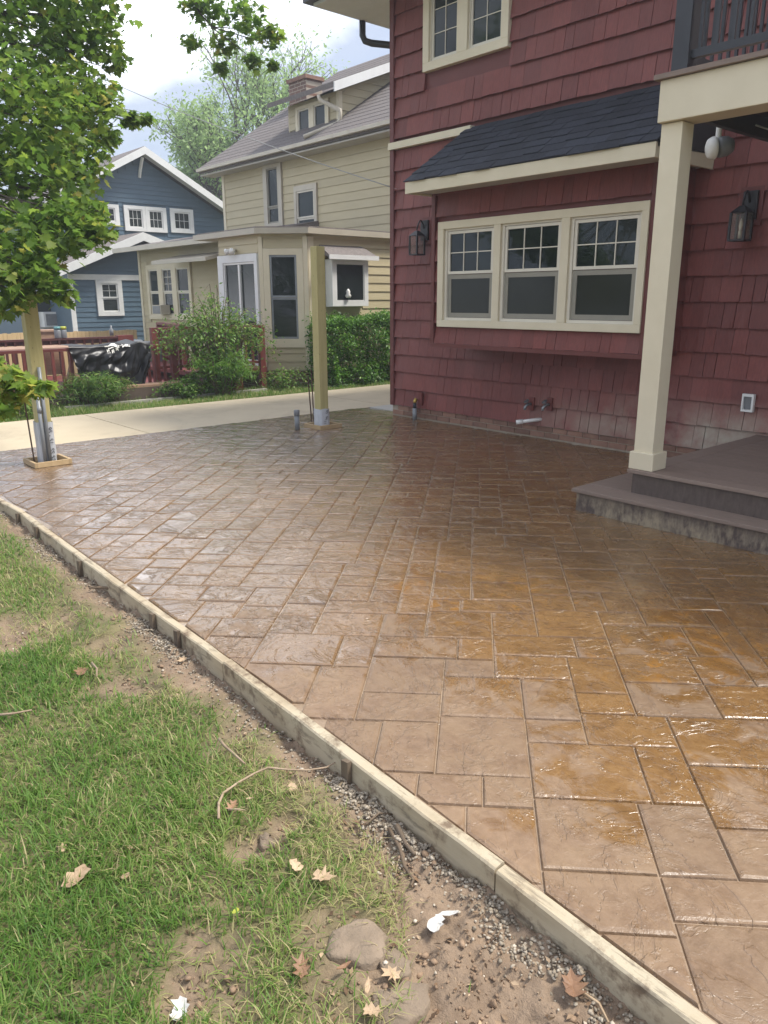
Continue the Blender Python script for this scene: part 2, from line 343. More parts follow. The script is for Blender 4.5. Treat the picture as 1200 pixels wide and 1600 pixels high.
def leafy(name, stops, trans=.35, rough=.5):
    g = NG(name); t = g.attr('tone')
    c = g.ramp(t, stops); c = g.hsv(c, g.math('MULTIPLY_ADD', g.rnd(), .3, .85))
    tr = g.n('ShaderNodeBsdfTranslucent'); ms = g.n('ShaderNodeMixShader'); ms.inputs[0].default_value = trans
    g.done(c, rough, Specular_IOR_Level=.3); g.l(g.hsv(c, 1.35), tr.inputs['Color'])
    o = g.t.nodes['Material Output']; g.l(g.b.outputs[0], ms.inputs[1]); g.l(tr.outputs[0], ms.inputs[2]); g.l(ms.outputs[0], o.inputs['Surface'])
    return g.m
M['maple'] = leafy('maple_leaf', [(0., (.060, .125, .022)), (.5, (.14, .24, .038)), (.85, (.24, .33, .05)), (1., (.38, .36, .08))], .6)
M['far_leaf'] = leafy('far_leaf', [(0., (.17, .26, .10)), (1., (.32, .43, .18))], .55)  # pale tone has distance haze put into the leaf colour
M['shrub'] = leafy('shrub_leaf', [(0., (.045, .105, .016)), (.6, (.105, .215, .030)), (1., (.25, .32, .075))], .3)
M['hedge'] = leafy('hedge_leaf', [(0., (.040, .105, .014)), (.7, (.095, .215, .028)), (1., (.19, .33, .05))], .3, .4)
M['grass'] = leafy('grass_blade', [(0., (.052, .130, .018)), (.5, (.13, .235, .042)), (.76, (.25, .305, .09)), (1., (.46, .38, .21))], .4)
M['bark'] = simple('bark', (.12, .095, .075), (.06, .048, .038), .9, 12, (1,1,.2), bump=.8, bscale=30, bdist=.02)
M['stem'] = simple('brown_stems', (.17, .12, .075), (.10, .07, .045), .8, 12, bump=.2)
M['gravel'] = leafy('gravel_chips', [(0., (.15, .12, .085)), (.5, (.31, .26, .195)), (1., (.52, .46, .37))], 0., .9)
M['chips'] = leafy('bark_chip', [(0., (.05, .032, .02)), (.6, (.17, .105, .06)), (1., (.42, .31, .2))], 0., .9)
M['clod'] = simple('dirt_clod', (.29, .20, .13), (.16, .105, .065), .95, 20, bump=.8, bscale=60)
M['slabstone'] = simple('buried_flagstone', (.27, .205, .145), (.15, .115, .08), .9, 9, bump=.9, bscale=30, bdist=.01)
M['dryleaf'] = simple('dry_leaf', (.46, .34, .215), (.30, .20, .115), .7, 22, bump=.3, rand=.15)
M['brownleaf'] = simple('brown_leaf', (.30, .17, .09), (.19, .10, .055), .6, 22, bump=.3, rand=.15)
M['twig'] = simple('pale_twig', (.38, .29, .20), (.24, .17, .11), .85, 25, bump=.3)
M['paper'] = simple('white_paper_scrap', (.62, .60, .56), (.44, .42, .38), .8, 40, bump=.4, bscale=40, rand=.02)
M['tarp'] = simple('black_plastic_film', (.012, .012, .013), (.008, .008, .009), .34, 6, bump=.12, bscale=9, bdist=.01, rand=0, Specular_IOR_Level=.3)
M['sleeve'] = simple('white_plastic_sleeve', (.56, .58, .60), (.45, .47, .50), .35, 18, bump=.35, bscale=30)
M['ink'] = simple('black_ink', (.03, .03, .035), (.02, .02, .024), .6, 10, bump=0, rand=0)
M['bin'] = simple('blue_bin_plastic', (.035, .055, .085), (.028, .045, .07), .45, 5, bump=.05)
M['teal'] = simple('teal_lid', (.12, .30, .30), None, .4); M['lime'] = simple('lime_lid', (.42, .45, .05), None, .4)
M['cable'] = simple('grey_cable', (.33, .32, .31), (.25, .25, .24), .5, 9, bump=0)
M['tan_grey'] = simple('weathered_pickets', (.42, .40, .35), (.33, .31, .27), .8, 10, (1,1,.2), bump=.3)

# ================================================================ GROUND
def terr(x, y):                                # terrain height beyond the driveway falls away
    t = np.clip((-9.9-x)/2.6, 0, 1); t = t*t*(3-2*t)
    return np.where(x > -9.32, -.17, -.045-.62*t)
gx = np.concatenate([np.linspace(-60, -40, 4), np.linspace(-36, -14, 23), np.linspace(-13.5, -9.4, 24), [-9.31, -9.30], np.linspace(-8, 40, 20)])
gy = np.concatenate([np.linspace(-40, -30, 3), np.linspace(-25, 30, 56), np.linspace(40, 60, 4)])
XX, YY = np.meshgrid(gx, gy, indexing='ij'); ZZ = terr(XX, YY)
V = np.stack([XX, YY, ZZ], -1).reshape(-1, 3); nX, nY = XX.shape
ii = (np.arange(nX-1)[:, None]*nY+np.arange(nY-1)[None]).ravel()
Fq = np.stack([ii, ii+nY, ii+nY+1, ii+1], 1)
o = link(bpy.data.objects.new('ground', np_mesh('ground', V, Fq, M['far_ground']))); o['kind'] = 'structure'

# near lawn: fine relief, soil where the grass has been dug away
def vnoise(x, y, s, seed=0):
    x = np.asarray(x)*s+seed*17.3; y = np.asarray(y)*s+seed*5.7
    xi, yi = np.floor(x).astype(int), np.floor(y).astype(int); fx, fy = x-xi, y-yi; fx = fx*fx*(3-2*fx); fy = fy*fy*(3-2*fy)
    def h(a, b): 
        n = (a*374761393+b*668265263+seed*974634) & 0x7fffffff; n = ((n ^ (n >> 13))*1274126177) & 0x7fffffff; return (n & 0xffff)/65535.
    return (h(xi, yi)*(1-fx)+h(xi+1, yi)*fx)*(1-fy)+(h(xi, yi+1)*(1-fx)+h(xi+1, yi+1)*fx)*fy
def fbm(x, y, s, seed=0, o=4): return sum(vnoise(x, y, s*2**k, seed+k)*.5**k for k in range(o))/sum(.5**k for k in range(o))
# pixel-measured edge of the turf, on the soil plane
TURF = sorted([(lambda p: (p.x, p.y))(G(px, py, -.09)) for px, py in
        ((0, 815), (60, 858), (120, 935), (180, 985), (230, 1040), (330, 1095), (405, 1165), (440, 1215), (530, 1275), (580, 1330), (600, 1400), (612, 1480), (610, 1600))])
TX = np.array([t[0] for t in TURF]); TY = np.array([t[1] for t in TURF])
BARE = [(G(px, py, -.09), r) for px, py, r in ((20, 985, .22), (335, 1510, .13), (290, 1545, .09), (210, 1075, .12), (560, 1490, .12), (620, 1560, .12), (640, 1480, .16),
        (690, 1450, .16), (450, 1290, .05), (395, 1330, .05), (265, 1570, .05), (110, 960, .12), (170, 1080, .08), (420, 1310, .04))]
def dirtmask(x, y):
    e = np.interp(x, TX, TY); n = fbm(x, y, 5, 3)-.5; n2 = fbm(x, y, 16, 9)-.5
    d = np.clip((y-e+n*.22+n2*.12)/.15+.55, 0, 1)
    for p, r in BARE:
        q = np.hypot(x-p.x, y-p.y)/r; d = np.maximum(d, np.clip((1.35-q)*.75+n*1.6+n2*1.3, 0, 1)*.95)
    return np.clip(d+np.clip((fbm(x, y, 3.1, 21)-.63)*4, 0, .6), 0, 1)
def lawn_z(x, y):
    d = dirtmask(x, y); near = np.clip((y-.75)/.4, 0, 1)
    z = -.088+.03*(fbm(x, y, 1.6, 5)-.5)+.012*(fbm(x, y, 9, 6)-.5)
    z = z+d*(.045*(fbm(x, y, 9, 7)-.5)+.034*np.abs(fbm(x, y, 26, 8)-.5)*2-.012+.016*(vnoise(x, y, 60, 13)-.5)) - .018*d
    return z+.034*np.clip((y-1.02)/.14, 0, 1)*(.4+.9*fbm(x, y, 5, 12))
lx = np.concatenate([np.arange(-9.4, -6, .06), np.arange(-6, -2.2, .022), np.arange(-2.2, .8, .013)]); ly = np.concatenate([np.arange(-4, -1.2, .12), np.arange(-1.2, .2, .03), np.arange(.2, 1.46, .013)])
XX, YY = np.meshgrid(lx, ly, indexing='ij'); ZZ = lawn_z(XX, YY); nX, nY = XX.shape
ii = (np.arange(nX-1)[:, None]*nY+np.arange(nY-1)[None]).ravel(); Fq = np.stack([ii, ii+nY, ii+nY+1, ii+1], 1)
o = link(bpy.data.objects.new('lawn', np_mesh('lawn', np.stack([XX, YY, ZZ], -1).reshape(-1, 3), Fq, M['ground'], {'dirt': dirtmask(XX, YY).ravel()}, True))); o['kind'] = 'structure'

# ================================================================ DRIVEWAY
dr = MB()
ys = [-12, -6.5, -3.2, .1, 3.35, 6.6, 9.9, 13.2, 16.5, 30]
for a, b in zip(ys, ys[1:]): dr.box(-9.32, -7.47, a+.006, b-.006, -.16, -.012)
struct('driveway', dr, M['drive'])
struct('driveway_joint', MB().box(-9.318, -7.472, -12, 30, -.165, -.022), M['mortar'])
struct('concrete_apron', MB().box(-7.455, -6.80, 6.30, 22, -.16, -.008), M['apron'])

# ================================================================ PATIO
BOARD = [(-.2, 1.20), (-.56, 1.223), (-.96, 1.245), (-1.6, 1.272), (-2.54, 1.318), (-3.5, 1.345), (-4.4, 1.375), (-5.2, 1.405), (-5.7, 1.385), (-6.4, 1.32), (-7.47, 1.15)]
by = np.interp  # board inner edge y as a function of x
BX = np.array([b[0] for b in BOARD][::-1]); BY = np.array([b[1] for b in BOARD][::-1])
slab = [(.9, 1.18)]+BOARD+[(-7.46, 6.16), (-6.74, 6.3), (-6.74, 6.02), (.9, 6.02)]
patio = struct('patio', MB().prism(slab, -.12, -.0075), M['grout'])
R2 = math.sqrt(.5)
def ab2xy(a, b):
    v = b-.014*a; u = a+.052*(v-2.5); return ((u-v)*R2, (u+v)*R2)
GRID = .046
MEAS = [(-.52,-.238,2.87,3.063),(-.238,-.065,2.835,3.063),(-.065,.217,2.835,3.12),(-.238,.098,2.65,2.835),(.098,.217,2.65,2.835),(-.382,-.238,2.594,2.87),(-.7,-.382,2.594,2.87),
 (-.41,-.238,2.32,2.594),(-.7,-.41,2.32,2.594),(-.238,.047,2.405,2.65),(-.238,.047,2.19,2.405),(.047,.217,2.516,2.65),(.217,.508,2.516,2.703),(.217,.562,2.703,2.89),(.562,.686,2.703,2.89),
 (.047,.34,2.24,2.516),(.34,.508,2.24,2.516),(.325,.508,2.10,2.24),(.508,.686,2.427,2.703),(.508,.686,2.29,2.427),(.508,.79,2.10,2.29),(.686,.976,2.51,2.76),(.686,.976,2.29,2.51),
 (.976,1.16,2.52,2.76),(.976,1.25,2.29,2.52),(.047,.325,1.955,2.24),(-.13,.047,1.955,2.19),(-.30,-.13,1.955,2.19),(-.42,-.238,2.19,2.32),(.325,.641,1.83,2.10),(.641,.79,1.83,2.10),
 (.79,1.0,2.02,2.29),(.79,1.0,1.75,2.02),(.207,.323,1.775,1.955),(-.02,.207,1.775,1.955),(.155,.323,1.5,1.775),(-.02,.155,1.5,1.775),(.323,.612,1.585,1.83),(.612,.79,1.585,1.83),
 (.323,.612,1.37,1.585),(.612,.9,1.42,1.585),(.323,.612,1.05,1.37),(.612,.9,1.1,1.42),(.217,.4,2.89,3.12),(.4,.686,2.89,3.17),(.686,.873,3.03,3.17),(.686,1.014,2.76,3.03),(1.014,1.16,2.76,3.03),(.873,1.16,3.03,3.21)]
A0, A1, B0, B1 = -4.6, 5.2, .6, 9.8
NA, NB = int((A1-A0)/GRID), int((B1-B0)/GRID); occ = np.zeros((NA, NB), bool); stones = []
def put(i0, i1, j0, j1): occ[i0:i1, j0:j1] = True; stones.append((A0+i0*GRID, A0+i1*GRID, B0+j0*GRID, B0+j1*GRID))
for a0, a1, b0, b1 in MEAS:
    i0, i1, j0, j1 = [int(round(q)) for q in ((a0-A0)/GRID, (a1-A0)/GRID, (b0-B0)/GRID, (b1-B0)/GRID)]
    if not occ[i0:i1, j0:j1].any(): put(i0, i1, j0, j1)
SIZES = [(6,4),(6,5),(7,4),(4,4),(4,6),(8,4),(6,6),(4,3),(3,3),(7,3),(5,4),(3,5),(9,5),(4,5),(6,3)]
for j in range(NB):
    for i in range(NA):
        if occ[i, j]: continue
        c = SIZES[:]; random.shuffle(c); done = False
        for wd, ht in c+[(3,2),(2,3),(2,2),(3,1),(2,1),(1,3),(1,2),(1,1)]:
            if i+wd > NA or j+ht > NB or occ[i:i+wd, j:j+ht].any(): continue
            # avoid slivers: the gap left on this row before the next occupied cell must be 0 or >= 3
            k = i+wd; gap = 0
            while k < NA and not occ[k, j] and gap < 4: gap += 1; k += 1
            if gap in (1, 2) and k < NA and (wd, ht) in c: continue
            put(i, i+wd, j, j+ht); done = True; break
_st = [[round((a-A0)/GRID), round((b-A0)/GRID), round((c-B0)/GRID), round((d-B0)/GRID)] for a, b, c, d in stones]
for _pass in range(3):                          # join slivers to a neighbour with the same edge
    for q in sorted(_st, key=lambda t: (t[1]-t[0])*(t[3]-t[2])):
        if min(q[1]-q[0], q[3]-q[2]) > 2 or q not in _st: continue
        for o_ in _st:
            if o_ is q: continue
            if o_[0] == q[0] and o_[1] == q[1] and (o_[3] == q[2] or o_[2] == q[3]): o_[2], o_[3] = min(o_[2], q[2]), max(o_[3], q[3]); _st.remove(q); break
            if o_[2] == q[2] and o_[3] == q[3] and (o_[1] == q[0] or o_[0] == q[1]): o_[0], o_[1] = min(o_[0], q[0]), max(o_[1], q[1]); _st.remove(q); break
stones = [(A0+a*GRID, A0+b*GRID, B0+c*GRID, B0+d*GRID) for a, b, c, d in _st]
def clip(poly, n, d):                          # keep n.p <= d
    o = []
    for k in range(len(poly)):
        p, q = poly[k], poly[(k+1) % len(poly)]; a, b = n[0]*p[0]+n[1]*p[1]-d, n[0]*q[0]+n[1]*q[1]-d
        if a <= 0: o.append(p)
        if (a < 0 < b) or (b < 0 < a): t = a/(a-b); o.append((p[0]+(q[0]-p[0])*t, p[1]+(q[1]-p[1])*t))
    return o
def ccw(p): return sum(p[i][0]*p[(i+1)%len(p)][1]-p[(i+1)%len(p)][0]*p[i][1] for i in range(len(p))) > 0
def inset(poly, t):
    n = len(poly); o = []
    for i in range(n):
        p0, p, p1 = Vector(poly[i-1]), Vector(poly[i]), Vector(poly[(i+1)%n]); e0 = (p-p0); e1 = (p1-p)
        if e0.length < 1e-5 or e1.length < 1e-5: return None
        e0.normalize(); e1.normalize()
        m = Vector((-e0.y-e1.y, e0.x+e1.x)); k = 1+e0.dot(e1)
        if k < .15: return None
        o.append(tuple(p+m/k*t))
    return o
def area(p): return abs(sum(p[i][0]*p[(i+1)%len(p)][1]-p[(i+1)%len(p)][0]*p[i][1] for i in range(len(p))))/2
pieces = []
for a0, a1, b0, b1 in stones:
    poly = [ab2xy(a0, b0), ab2xy(a1, b0), ab2xy(a1, b1), ab2xy(a0, b1)]
    cxm = sum(p[0] for p in poly)/4
    if cxm > .7 or cxm < -7.9: continue
    for k in range(len(BOARD)-1):
        (x1, y1), (x0, y0) = BOARD[k], BOARD[k+1]
        if min(p[0] for p in poly) < x1+.3 and max(p[0] for p in poly) > x0-.3 or True:
            nx, ny = (y1-y0), -(x1-x0); l = math.hypot(nx, ny); nx /= l; ny /= l
            if abs((x0+x1)/2-cxm) < .9: poly = clip(poly, (nx, ny), nx*x0+ny*y0)
            if len(poly) < 3: break
    if len(poly) < 3: continue
    for n, d in (((0, 1), 6.03), ((-1, 0), 7.45)):
        poly = clip(poly, n, d)
        if len(poly) < 3: break
    if len(poly) < 3 or area(poly) < .002: continue
    if all(p[0] > -2.70 and p[1] > 4.2 for p in poly): continue
    if not ccw(poly): poly = poly[::-1]
    q = [p for i, p in enumerate(poly) if (Vector(p)-Vector(poly[i-1])).length > .012]
    if len(q) < 3: continue
    A_ = inset(q, .0018); B_ = inset(q, .0046); C_ = inset(q, .014)
    if not C_ or area(C_) > area(q)*.98 or area(C_) < .0003: C_ = inset(q, .008)
    if not A_ or not B_ or not C_ or area(C_) > area(q): continue
    pieces.append((q, A_, B_, C_))
def stone_mb(A_, B_, C_, z):
    n = len(A_); m = MB(); r = lambda s: random.uniform(-s, s)
    v = [(p[0], p[1], -.0080) for p in A_]+[(p[0], p[1], z-.002) for p in B_]+[(p[0]+r(.004), p[1]+r(.004), z+r(.0015)) for p in C_]
    f = [tuple(range(2*n, 3*n))]
    for i in range(n):
        j = (i+1) % n; f += [(i, j, j+n, i+n), (i+n, j+n, j+2*n, i+2*n)]
    return m.add(v, f)
def score(q):
    x = sum(p[0] for p in q)/len(q); y = sum(p[1] for p in q)/len(q); px, py, d = proj((x, y, 0))
    if d < .3 or px < -20 or px > 1220 or py > 1620: return 0
    return area(q)*1.3/d**3
pieces.sort(key=lambda t: -score(t[0])); rest = MB()
for k, (q, A_, B_, C_) in enumerate(pieces):
    m = stone_mb(A_, B_, C_, random.uniform(-.0015, .0025))
    if k < 300: obj('stone', m, M['stone'], patio, smooth=False)
    else: rest.add(m.v, m.f)
obj('distant_stone', rest, M['stone'], patio, kind='stuff')

# form boards round the patio edge
form = thing('wooden_form', 'pale wooden form boards with dark stakes edging the patio beside the lawn', 'form boards', (-3, 1.2, -.12))
cuts = [0.2, -.98, -2.38, -4.55, -5.1, -5.7, -6.4, -7.46]
for k in range(len(cuts)-1):
    xa, xb = cuts[k], cuts[k+1]; xs = [xa]+[x for x in BX[::-1] if xb+.05 < x < xa-.05]+[xb]
    m = MB(); V = []; dz = random.uniform(-.004, .004); n = 0; th = .036
    dense = []
    for a, b in zip(xs, xs[1:]):
        for t in np.linspace(0, 1, max(2, int(abs(a-b)/.12)), endpoint=False): dense.append(a+(b-a)*t)
    dense.append(xs[-1]); dense[0] -= .0025; dense[-1] += .0025
    for x in dense:
        y = float(np.interp(x, BX, BY))-.001; s = (float(np.interp(x+.05, BX, BY))-float(np.interp(x-.05, BX, BY)))/.1; th_ = th*math.sqrt(1+s*s)
        zt = .004+dz+random.uniform(-.0012, .0012); zo = zt-random.uniform(.0, .004)
        V += [(x, y, -.14), (x, y, zt-.003), (x, y-.005, zt), (x, y-th_+.005, zo), (x, y-th_, zo-.005), (x, y-th_+random.uniform(0, .001), -.14)]; n += 1
    f = []
    for i in range(n-1):
        for c in range(6): f.append((i*6+c, i*6+(c+1)%6, (i+1)*6+(c+1)%6, (i+1)*6+c))
    f += [tuple(range(6))[::-1], tuple((n-1)*6+c for c in range(6))]
    obj('board', m.add(V, f), M['form'], form)
for px, py, h in ((37, 800, .004), (68, 822, .01), (134, 872, .0), (243, 957, .006), (283, 985, .012), (551, 1186, .012)):
    p = G(px, py, 0); x = p.x; y = float(np.interp(x, BX, BY)); s = (float(np.interp(x+.05, BX, BY))-float(np.interp(x-.05, BX, BY)))/.1
    y -= .037*math.sqrt(1+s*s)+.002
    t = MB().add([(x-.014, y-.018, -.2), (x+.014, y-.018, -.2), (x+.014, y-.001, -.2), (x-.014, y-.001, -.2), (x-.015, y-.019, h-.008), (x+.014, y-.017, h-.005), (x+.013, y-.001, h-.006), (x-.013, y-.001, h-.010)],
             [(0,3,2,1),(4,5,6,7),(0,1,5,4),(1,2,6,5),(2,3,7,6),(3,0,4,7)])
    obj('stake', t, M['stake'], form)

# ================================================================ RED HOUSE
YW, YB, XC = 6.063, 5.563, -6.75
house = thing('house', 'dark red shingled house with cream trim rising over the patio', 'house', (-3, YW, 0))
body = MB().box(XC+.03, 4, YW+.004, YW+9, -.3, 4.31)
obj('wall', body, M['red_paint'], house)
obj('foundation', MB().box(XC+.012, 4.02, YW-.012, YW+.003, -.2, .118), M['mortar'], house)
x = XC+.02
while x < -2.6:
    wd = random.uniform(.17, .2)
    for z0, z1 in ((.012, .060), (.068, .114)):
        sh = 0 if z0 < .05 else .09
        obj('brick', MB().box(x+.005+sh, x+wd-.005+sh, YW-.020-random.uniform(0, .003), YW-.012, z0, z1), M['brick'], house)
    x += wd
# shingles: shared wedge meshes
CH = .1945
SH = {}
def shingle_mesh(wd, ht, var):
    k = (round(wd, 3), round(ht, 3), var)
    if k not in SH:
        rr = random.Random(hash(k)); w2 = wd/2; n = 4; v = []
        for i in range(n):                    # bottom edge slightly ragged, thicker at the butt
            t = -w2+wd*i/(n-1); dz = rr.uniform(-.003, .003)
            v += [(t, -.038+rr.uniform(-.002, .002), dz), (t, .004, dz+.012), (t, -.008, ht)]
        f = []
        for i in range(n-1):
            a, b = i*3, (i+1)*3; f += [(a, b, b+2, a+2), (a+1, b+1, b, a)]
        f += [(0, 2, 1), ((n-1)*3, (n-1)*3+1, (n-1)*3+2)]
        SH[k] = mesh_from('shingle', v, f, M['shake'])
    return SH[k]
cand = []
def courses(x0, x1, y, z0, z1, zstart, holes=(), axis='x'):
    z = zstart
    while z < z1-.01:
        zb, zt = max(z, z0), min(z+CH+.012, z1)
        if zt-zb > .03:
            xx = x0
            while xx < x1-.008:
                wd = random.choice((.095, .115, .14, .14, .165, .19)); 
                if x1-(xx+wd) < .05: wd = x1-xx
                cxm = xx+wd/2
                # cut against holes (window trims etc.)
                segs = [(xx, xx+wd)]
                for hx0, hx1, hz0, hz1 in holes:
                    if zb+.02 < hz1 and zt-.02 > hz0:
                        ns = []
                        for s0, s1 in segs:
                            if s1 <= hx0 or s0 >= hx1: ns.append((s0, s1)); continue
                            if s0 < hx0-.01: ns.append((s0, hx0))
                            if s1 > hx1+.01: ns.append((hx1, s1))
                        segs = ns
                for s0, s1 in segs:
                    if s1-s0 > .015: cand.append((axis, (s0+s1)/2, y, zb+random.choice((-.003, 0, 0, 0, .002)) if zb > z0+.01 else zb, s1-s0-.0018, zt-zb))
                xx += wd
        z += CH
courses(XC+.062, -5.2, YW, .122, 2.865, .122, holes=[(-5.585, 9, .93, 2.3)])
courses(-5.2, -.6, YW, .122, 2.62, .122, holes=[(-5.585, -3.245, .93, 2.9)])
courses(XC+.062, -.6, YW, 2.94, 4.3, 2.972, holes=[(-6.24, -5.125, 3.52, 4.35)])
courses(-5.54, -3.28, YB, .893, 1.05, .893); courses(-5.54, -3.28, YB, 2.02, 2.4, 2.067)
courses(-5.54, -5.492, YB, 1.054, 2.02, 1.0945-.006); courses(-3.271, -3.25, YB, 1.054, 2.02, 1.0945)
courses(YB+.05, YW-.01, -3.236, .893, 2.30, .9, axis='y')
def cscore(c):
    ax, s, y, z, wd, ht = c; p = (s, y, z+ht/2) if ax == 'x' else (y, s, z+ht/2); px, py, d = proj(p)
    if d < .5 or px < -15 or px > 1215 or py < -20 or py > 1620: return 0
    hid = ax == 'x' and y == YW and -5.55 < s < -3.2 and 1.0 < z < 2.75
    return 0 if hid else wd*ht/d**2
cand.sort(key=lambda c: -cscore(c)); rest = MB()
for k, c in enumerate(cand):
    ax, s, y, z, wd, ht = c; wd = round(wd/.01)*.01 if wd > .03 else wd
    me = shingle_mesh(wd, ht, random.randrange(3))
    if k < 300:
        o = bpy.data.objects.new('shingle', me); link(o, house); l = loc_of(house)
        o.location = Vector((s, y, z) if ax == 'x' else (y, s, z))-l
        if ax == 'y': o.rotation_euler = (0, 0, math.pi/2)
    else:
        vv = [tuple(q.co) for q in me.vertices]
        vv = [(s+a, y+b, z+c2) for a, b, c2 in vv] if ax == 'x' else [(y-b, s+a, z+c2) for a, b, c2 in vv]
        rest.add(vv, [tuple(p.vertices) for p in me.polygons])
obj('upper_shingle', rest, M['shake'], house, kind='stuff')
obj('corner_board', MB().box(XC, XC+.06, YW-.044, YW+.03, .118, 2.866).box(XC, XC+.06, YW-.044, YW+.03, 2.942, 4.3), M['red_paint'], house)
obj('belt_trim', MB().box(XC-.012, -5.56, YW-.06, YW+.002, 2.868, 2.936), M['cream'], house)
# bay body
bay = obj('bay', MB().box(-5.583, -3.242, YB+.004, YW+.002, .862, 2.36), M['red_paint'], house)
obj('bay_trim', MB().box(-5.59, -3.232, YB-.040, YB+.003, .855, .892).box(-5.588, -5.545, YB-.042, YB+.03, .893, 2.3).box(-3.272, -3.230, YB-.042, YB+.03, .893, 2.3), M['red_paint'], bay)
# bay roof
EY, EZ0, EZ1 = 5.20, 2.257, 2.357
xl, xr = -5.615, -3.08
rf = obj('bay_roof', MB().add([(xl, EY+.02, EZ1-.004), (xr, EY+.02, EZ1-.004), (xr, YW, 2.925), (xl, YW, 2.925), (xl, EY+.02, EZ1-.03), (xr, EY+.02, EZ1-.03), (xr, YW, 2.36), (xl, YW, 2.36)],
   [(0,1,2,3),(4,7,6,5),(0,4,5,1),(1,5,6,2),(3,7,4,0)]), M['ceiling'], house)
sl = Vector((0, YW-EY, 2.928-EZ1)); sll = sl.length; sl.normalize(); nr = Vector((0, -sl.z, sl.y))
rows = 8; ex = sll/rows
for r_ in range(rows):
    xx = xl-.012-(random.uniform(.05, .25))
    while xx < xr+.01:
        wd = random.uniform(.13, .24); x0, x1 = max(xx, xl-.012), min(xx+wd, xr+.012)
        if x1-x0 > .02:
            ln = ex*1.12 if r_ < rows-1 else ex
            th = random.choice((.008, .013)); drop = random.choice((0, 0, .012))
            o0 = Vector((x0+.0015, EY-.012, EZ1))+sl*(r_*ex-drop)+nr*.002
            m = MB().add([o0, o0+Vector((x1-x0-.003, 0, 0)), o0+Vector((x1-x0-.003, 0, 0))+sl*ln, o0+sl*ln, o0+nr*th, o0+Vector((x1-x0-.003, 0, 0))+nr*th, o0+Vector((x1-x0-.003, 0, 0))+sl*ln+nr*.003, o0+sl*ln+nr*.003],
                 [(0,3,2,1),(4,5,6,7),(0,1,5,4),(1,2,6,5),(2,3,7,6),(3,0,4,7)])
            obj('roof_shingle', m, M['asphalt_shingle'], rf)
        xx += wd
obj('fascia', MB().box(xl, xr, EY-.004, EY+.018, EZ0, EZ1-.002).box(xr-.02, xr, EY+.019, YW-.022, EZ0, EZ1-.002).box(xl, xl+.02, EY+.019, YW-.03, EZ0, EZ1-.002), M['cream'], rf)
obj('soffit', MB().box(xl+.021, xr-.021, EY+.019, YW-.024, EZ0+.02, EZ0+.03), M['soffit'], rf)

def window_unit(parent, P0, ax, nrm, x0, x1, z0, z1, trim, muntin=None, split=None, mats=('cream', 'cream_dull', 'glass'), tw=.05, depth=.03, name='window', lower_screen=False):
    """window in the plane through P0 spanned by ax (horizontal) and z; nrm points outward"""
    P0, ax, nrm = Vector(P0), Vector(ax), Vector(nrm); Z = Vector((0, 0, 1))
    def b(m, a0, a1, c0, c1, d0, d1): return m.obox(P0+ax*a0+Z*c0+nrm*d0, ax*(a1-a0), nrm*(d1-d0), Z*(c1-c0))
    fr = MB(); X0, X1, Z0, Z1 = trim
    b(fr, X0, x0, Z0, Z1, 0, depth); b(fr, x1, X1, Z0, Z1, 0, depth); b(fr, x0, x1, Z0, z0, 0, depth); b(fr, x0, x1, z1, Z1, 0, depth)
    w_ = obj(name, fr, M[mats[0]], parent)
    s = tw*.75; zm = z0+(z1-z0)*split if split else None
    sa = MB()
    def ring(m, a0, a1, c0, c1, d0, d1, t): b(m, a0, a0+t, c0, c1, d0, d1); b(m, a1-t, a1, c0, c1, d0, d1); b(m, a0+t, a1-t, c0, c0+t, d0, d1); b(m, a0+t, a1-t, c1-t, c1, d0, d1)
    if zm:
        ring(sa, x0+.003, x1-.003, zm-.006, z1-.003, .006, depth*.7, s*.8); obj('sash', sa, M[mats[1]], w_)
        lo = MB(); ring(lo, x0+.003, x1-.003, z0+.003, zm-.010, .003, depth*.4, s*1.3 if lower_screen else s*.8); obj('lower_sash', lo, M['screen'] if lower_screen else M[mats[1]], w_)
        g1 = MB(); b(g1, x0+s*.8, x1-s*.8, zm+s*.6, z1-s*.7, .002, .008); g2 = MB(); t = s*1.3 if lower_screen else s*.8; b(g2, x0+t, x1-t, z0+t, zm-.010-t*.95, .002, .005)
        obj('pane', g2, M['glass_screen'] if lower_screen else M[mats[2]], w_)
        top = (x0+s*.8+.003, x1-s*.8-.003, zm-.006+s*.8, z1-.003-s*.8)
    else:
        ring(sa, x0+.003, x1-.003, z0+.003, z1-.003, .006, depth*.7, s*.8); obj('sash', sa, M[mats[1]], w_)
        g1 = MB(); top = (x0+s*.8+.003, x1-s*.8-.003, z0+.003+s*.8, z1-.003-s*.8)
    if muntin:
        nx, nz = muntin; a0, a1, c0, c1 = top; mw = s*.28; mt = MB()
        for i in range(1, nx): q = a0+(a1-a0)*i/nx; b(mt, q-mw/2, q+mw/2, c0, c1, .008, .015)
        for k in range(1, nz):
            q = c0+(c1-c0)*k/nz
            for i in range(nx):
                e0 = a0+(a1-a0)*i/nx+(mw/2 if i else 0); e1 = a0+(a1-a0)*(i+1)/nx-(mw/2 if i < nx-1 else 0); b(mt, e0, e1, q-mw/2, q+mw/2, .008, .0145)
        obj('muntin', mt, M[mats[1]], w_)
        for i in range(nx):
            for k in range(nz):
                p_ = MB(); b(p_, a0+(a1-a0)*i/nx+.001, a0+(a1-a0)*(i+1)/nx-.001, c0+(c1-c0)*k/nz+.001, c0+(c1-c0)*(k+1)/nz-.001, .002, .007); obj('pane', p_, M[mats[2]], w_)
    else:
        a0, a1, c0, c1 = top; p_ = MB(); b(p_, a0, a1, c0, c1, .002, .007); obj('pane', p_, M[mats[2]], w_)
    return w_
XA, YN = (1, 0, 0), (0, -1, 0)
P0 = (0, YB, 0)
